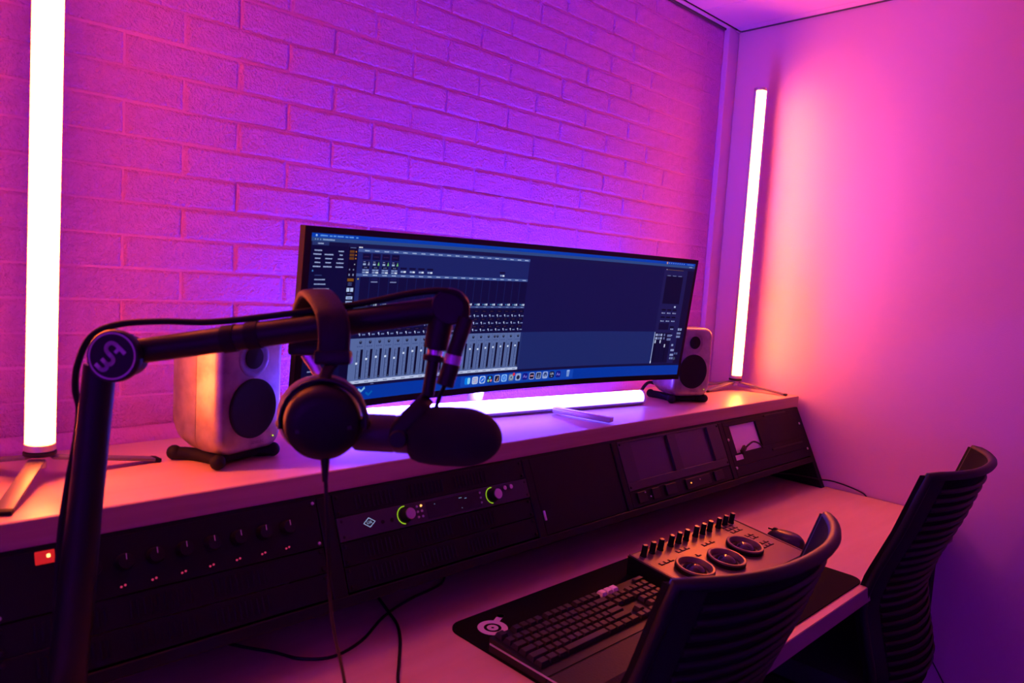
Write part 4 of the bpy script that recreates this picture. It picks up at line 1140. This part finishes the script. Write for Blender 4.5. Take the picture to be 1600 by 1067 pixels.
R2 = kmesh('ring_skirt', [(0.0455, 0.0), (0.0470, 0.003), (0.0470, 0.0095), (0.0462, 0.0102)], M_KNOB, 44)
TB = kmesh('trackball', [(max(0.0345 * math.cos(R(a_)), 0.0001), 0.0345 * math.sin(R(a_)) - 0.0185) for a_ in range(0, 91, 9)], M_BALL, 36)
def gput(name, me_, x, y, z=0.0, parent=gp):
    M_ = wm(gp).inverted() @ GM @ T(x, y, z)
    o = bpy.data.objects.new(name, me_); COL.objects.link(o); o.parent = parent
    if parent is gp:
        o.matrix_basis = M_
    return o
for g in range(4):
    for k in range(3):
        x = -0.205 + g * 0.1135 + k * 0.0345
        o = gput('knob', K1, x, GD / 2 - 0.024)
        gput('knob_top', K2, 0, 0, 0, o)
for (wx_, wy_) in ((1.472, 0.852), (1.590, 0.838), (1.706, 0.852)):
    x = wx_ - (GX0 + GX1) / 2; y = (wy_ - (GYB + GYF) / 2) / math.cos(gs)
    o = gput('trackball_ring', R1, x, y); gput('ring_skirt', R2, 0, 0, 0, o)
    gput('trackball', TB, x, y)
def bmesh_btn(w, d):
    b_ = B(); b_.box((0, 0, 0.0012), (w, d, 0.0024), 0.0008, None, 1)
    me_ = bpy.data.meshes.new('button'); b_.bm.to_mesh(me_); b_.bm.free(); me_.materials.append(M_PANEL)
    return me_
def bmesh_shade(w, d):
    b_ = B(); b_.box((0, 0, 0.0002), (w, d, 0.0005))  # black sheet painting the shadow outline round a button
    me_ = bpy.data.meshes.new('button_shade'); b_.bm.to_mesh(me_); b_.bm.free(); me_.materials.append(M_MATT)
    return me_
BT, BG = bmesh_btn(0.0125, 0.0085), bmesh_shade(0.0155, 0.0115)
def btn(x, y):
    o = gput('button', BT, x, y); gput('button_shade', BG, 0, 0, 0, o)
for g, (bx, by) in enumerate(((-0.196, 0.044), (-0.104, 0.026), (-0.100, 0.062), (-0.001, 0.050))):
    for k in range(3): btn(bx + k * 0.0185, by)
for r_ in range(3):
    for k in range(3): btn(0.150 + r_ * 0.0185, 0.084 - k * 0.0150)
for r_ in range(3):
    for k in range(2): btn(0.150 + r_ * 0.0185, 0.022 - k * 0.0150)
for r_ in range(3):
    for k in range(2): btn(0.150 + r_ * 0.0185, -0.022 - k * 0.0150)

# --- mouse
ms_ = thing('computer_mouse', 'dark computer mouse sitting on the desk just beyond the grading console', 'mouse', (1.925, 0.845, ZD))
n = 14
vs, fs = [], []
for j in range(9):
    t_ = j / 8
    for i in range(n):
        a_ = 2 * PI * i / n
        rr_ = math.cos(t_ * PI / 2) ** 0.6 if j < 8 else 0.02
        vs.append((0.031 * rr_ * math.cos(a_), 0.056 * rr_ * math.sin(a_) - 0.006 * t_, 0.001 + 0.037 * math.sin(t_ * PI / 2)))
for j in range(8):
    for i in range(n): fs.append((j * n + i, j * n + (i + 1) % n, (j + 1) * n + (i + 1) % n, (j + 1) * n + i))
fs.append(tuple(range(n))); fs.append(tuple(8 * n + i for i in range(n)))
b = B(); b.raw(vs, fs); sh = b.build('shell', mat('mouse_satin', (0.035, 0.03, 0.03), 0.35), ms_, angle=60)
b = B(); b.lathe([(0.0095, -0.003), (0.010, 0), (0.0095, 0.003)], T(0, 0.030, 0.0295) @ Matrix.Rotation(R(90), 4, 'Y'), 20); b.build('scroll_wheel', M_GREY, ms_)
b = B(); b.box((0, 0.036, 0.0315), (0.0012, 0.03, 0.004), 0, Matrix.Identity(4) ); b.build('button_split', M_MATT, ms_, smooth=False)

# ================================================================== CHAIRS
def belly(z):
    P_ = [(0.44, 0.078), (0.52, 0.072), (0.60, 0.090), (0.70, 0.108), (0.78, 0.086), (0.90, 0.038), (1.05, -0.010), (1.10, -0.022)]
    for (z0, y0), (z1, y1) in zip(P_[:-1], P_[1:]):
        if z <= z1 or z1 == 1.10:
            t_ = (z - z0) / (z1 - z0); t_ = max(0, min(1, t_)); 
            return y0 + (y1 - y0) * t_
def bp(a_, z, off=0.0):
    hw = 0.25 * (0.80 + 0.20 * min(1, max(0, (z - 0.46) / 0.34)) ** 0.7)
    y = belly(z) + 0.080 * abs(a_) ** 2.3
    # outward (towards -y) offset
    return Vector((hw * a_, y - off, z))
def sheet(a0, a1, z0, z1, o0, o1, na=16, nz=24):
    vs, fs = [], []
    for off in (o0, o1):
        for j in range(nz + 1):
            for i in range(na + 1):
                vs.append(bp(a0 + (a1 - a0) * i / na, z0 + (z1 - z0) * j / nz, off))
    k = (na + 1) * (nz + 1); w = na + 1
    for j in range(nz):
        for i in range(na):
            q_ = (j * w + i, j * w + i + 1, (j + 1) * w + i + 1, (j + 1) * w + i)
            fs.append(q_); fs.append(tuple(k + v for v in reversed(q_)))
    bord = [i for i in range(w)] + [j * w + na for j in range(1, nz + 1)] + [nz * w + i for i in range(na - 1, -1, -1)] + [j * w for j in range(nz - 1, 0, -1)]
    for i in range(len(bord)):
        p_, q_ = bord[i], bord[(i + 1) % len(bord)]
        fs.append((p_, q_, k + q_, k + p_))
    return vs, fs
def chair(label, loc, rz):
    c = thing('office_chair', label, 'chair', loc, (0, 0, rz), 'office chairs at the desk')
    ZT = 1.045
    b_ = B(); b_.raw(*sheet(-1, 1, 0.46, ZT, -0.010, 0.0)); b_.build('back_shell', mat('chair_back_membrane', (0.007, 0.007, 0.008), 0.9, spec=0.1), c, angle=50)
    # raised rim all round the back
    rim = [bp(-0.97, 0.47 + (ZT - 0.47) * k / 14, 0.002) for k in range(14)]
    rim += [bp(-0.97 + 1.94 * k / 20, ZT, 0.002) for k in range(21)]
    rim += [bp(0.97, ZT - (ZT - 0.47) * k / 14, 0.002) for k in range(1, 15)]
    b_ = B(); b_.tube(rim, 0.0105, 10); b_.build('back_rim', M_CHAIR, c, angle=60)
    for s in (-1, 1):
        b_ = B(); b_.raw(*sheet(s * 0.97, s * 0.82, 0.47, ZT, 0.0, 0.007, 4, 24)); b_.build('side_flange', M_CHAIR, c, angle=50)
    # cross ribs
    nr = 22
    for k in range(nr):
        z = 0.50 + k * 0.0240
        vs, fs = [], []
        na = 16; ns = 8
        for i in range(na + 1):
            a_ = -0.80 + 1.60 * i / na
            p_ = bp(a_, z, 0.003)
            for s in range(ns):
                an = 2 * PI * s / ns
                vs.append(p_ + Vector((0, -0.0045 * math.sin(an), 0.0062 * math.cos(an))))
        for i in range(na):
            for s in range(ns): fs.append((i * ns + s, i * ns + (s + 1) % ns, (i + 1) * ns + (s + 1) % ns, (i + 1) * ns + s))
        fs.append(tuple(range(ns))); fs.append(tuple(na * ns + s for s in range(ns)))
        b_ = B(); b_.raw(vs, fs); b_.build('slat', M_CHAIR, c, angle=60)
    b_ = B(); b_.prism(rrect(0.48, 0.46, 0.07, 6), 0.445, 0.500, T(0, 0.34, 0)); b_.build('seat', M_CHAIRF, c, smooth=False)
    b_ = B(); b_.tube(smooth_path([(0, 0.118, 0.58), (0, 0.10, 0.50), (0, 0.14, 0.42), (0, 0.30, 0.41)], 5), 0.03, 12, flat=(0.012, 0.035), up=(0, 1, 0)); b_.build('back_bracket', M_CHAIR, c)
    b_ = B(); b_.box((0, 0.32, 0.42), (0.18, 0.22, 0.045), 0.01); b_.build('tilt_mechanism', M_CHAIR, c)
    b_ = B(); b_.cyl((0, 0.32, 0.11), (0, 0.32, 0.42), 0.025, n=20); b_.build('gas_column', M_CHAIR, c)
    for k in range(5):
        a_ = R(90 + 72 * k); d_ = Vector((math.cos(a_), math.sin(a_), 0))
        o_ = Vector((0, 0.32, 0))
        b_ = B(); b_.tube([o_ + Vector((0, 0, 0.115)), o_ + d_ * 0.15 + Vector((0, 0, 0.105)), o_ + d_ * 0.30 + Vector((0, 0, 0.075))], [0.026, 0.02, 0.015], 12); lg_ = b_.build('base_leg', M_CHAIR, c)
        s_ = Vector((-d_.y, d_.x, 0)); pc_ = o_ + d_ * 0.30 + Vector((0, 0, 0.028))
        b_ = B(); b_.cyl(pc_ - s_ * 0.02, pc_ + s_ * 0.02, 0.0275, n=20, bev=0.004); b_.build('caster', M_BLACK, lg_)
    return c
chair('dark ribbed office chair pushed in front of the keyboard, nearer the camera', (1.066, 0.437, 0), R(0))
chair('dark ribbed office chair at the right beside the plain wall', (2.068, 0.432, 0), R(3))
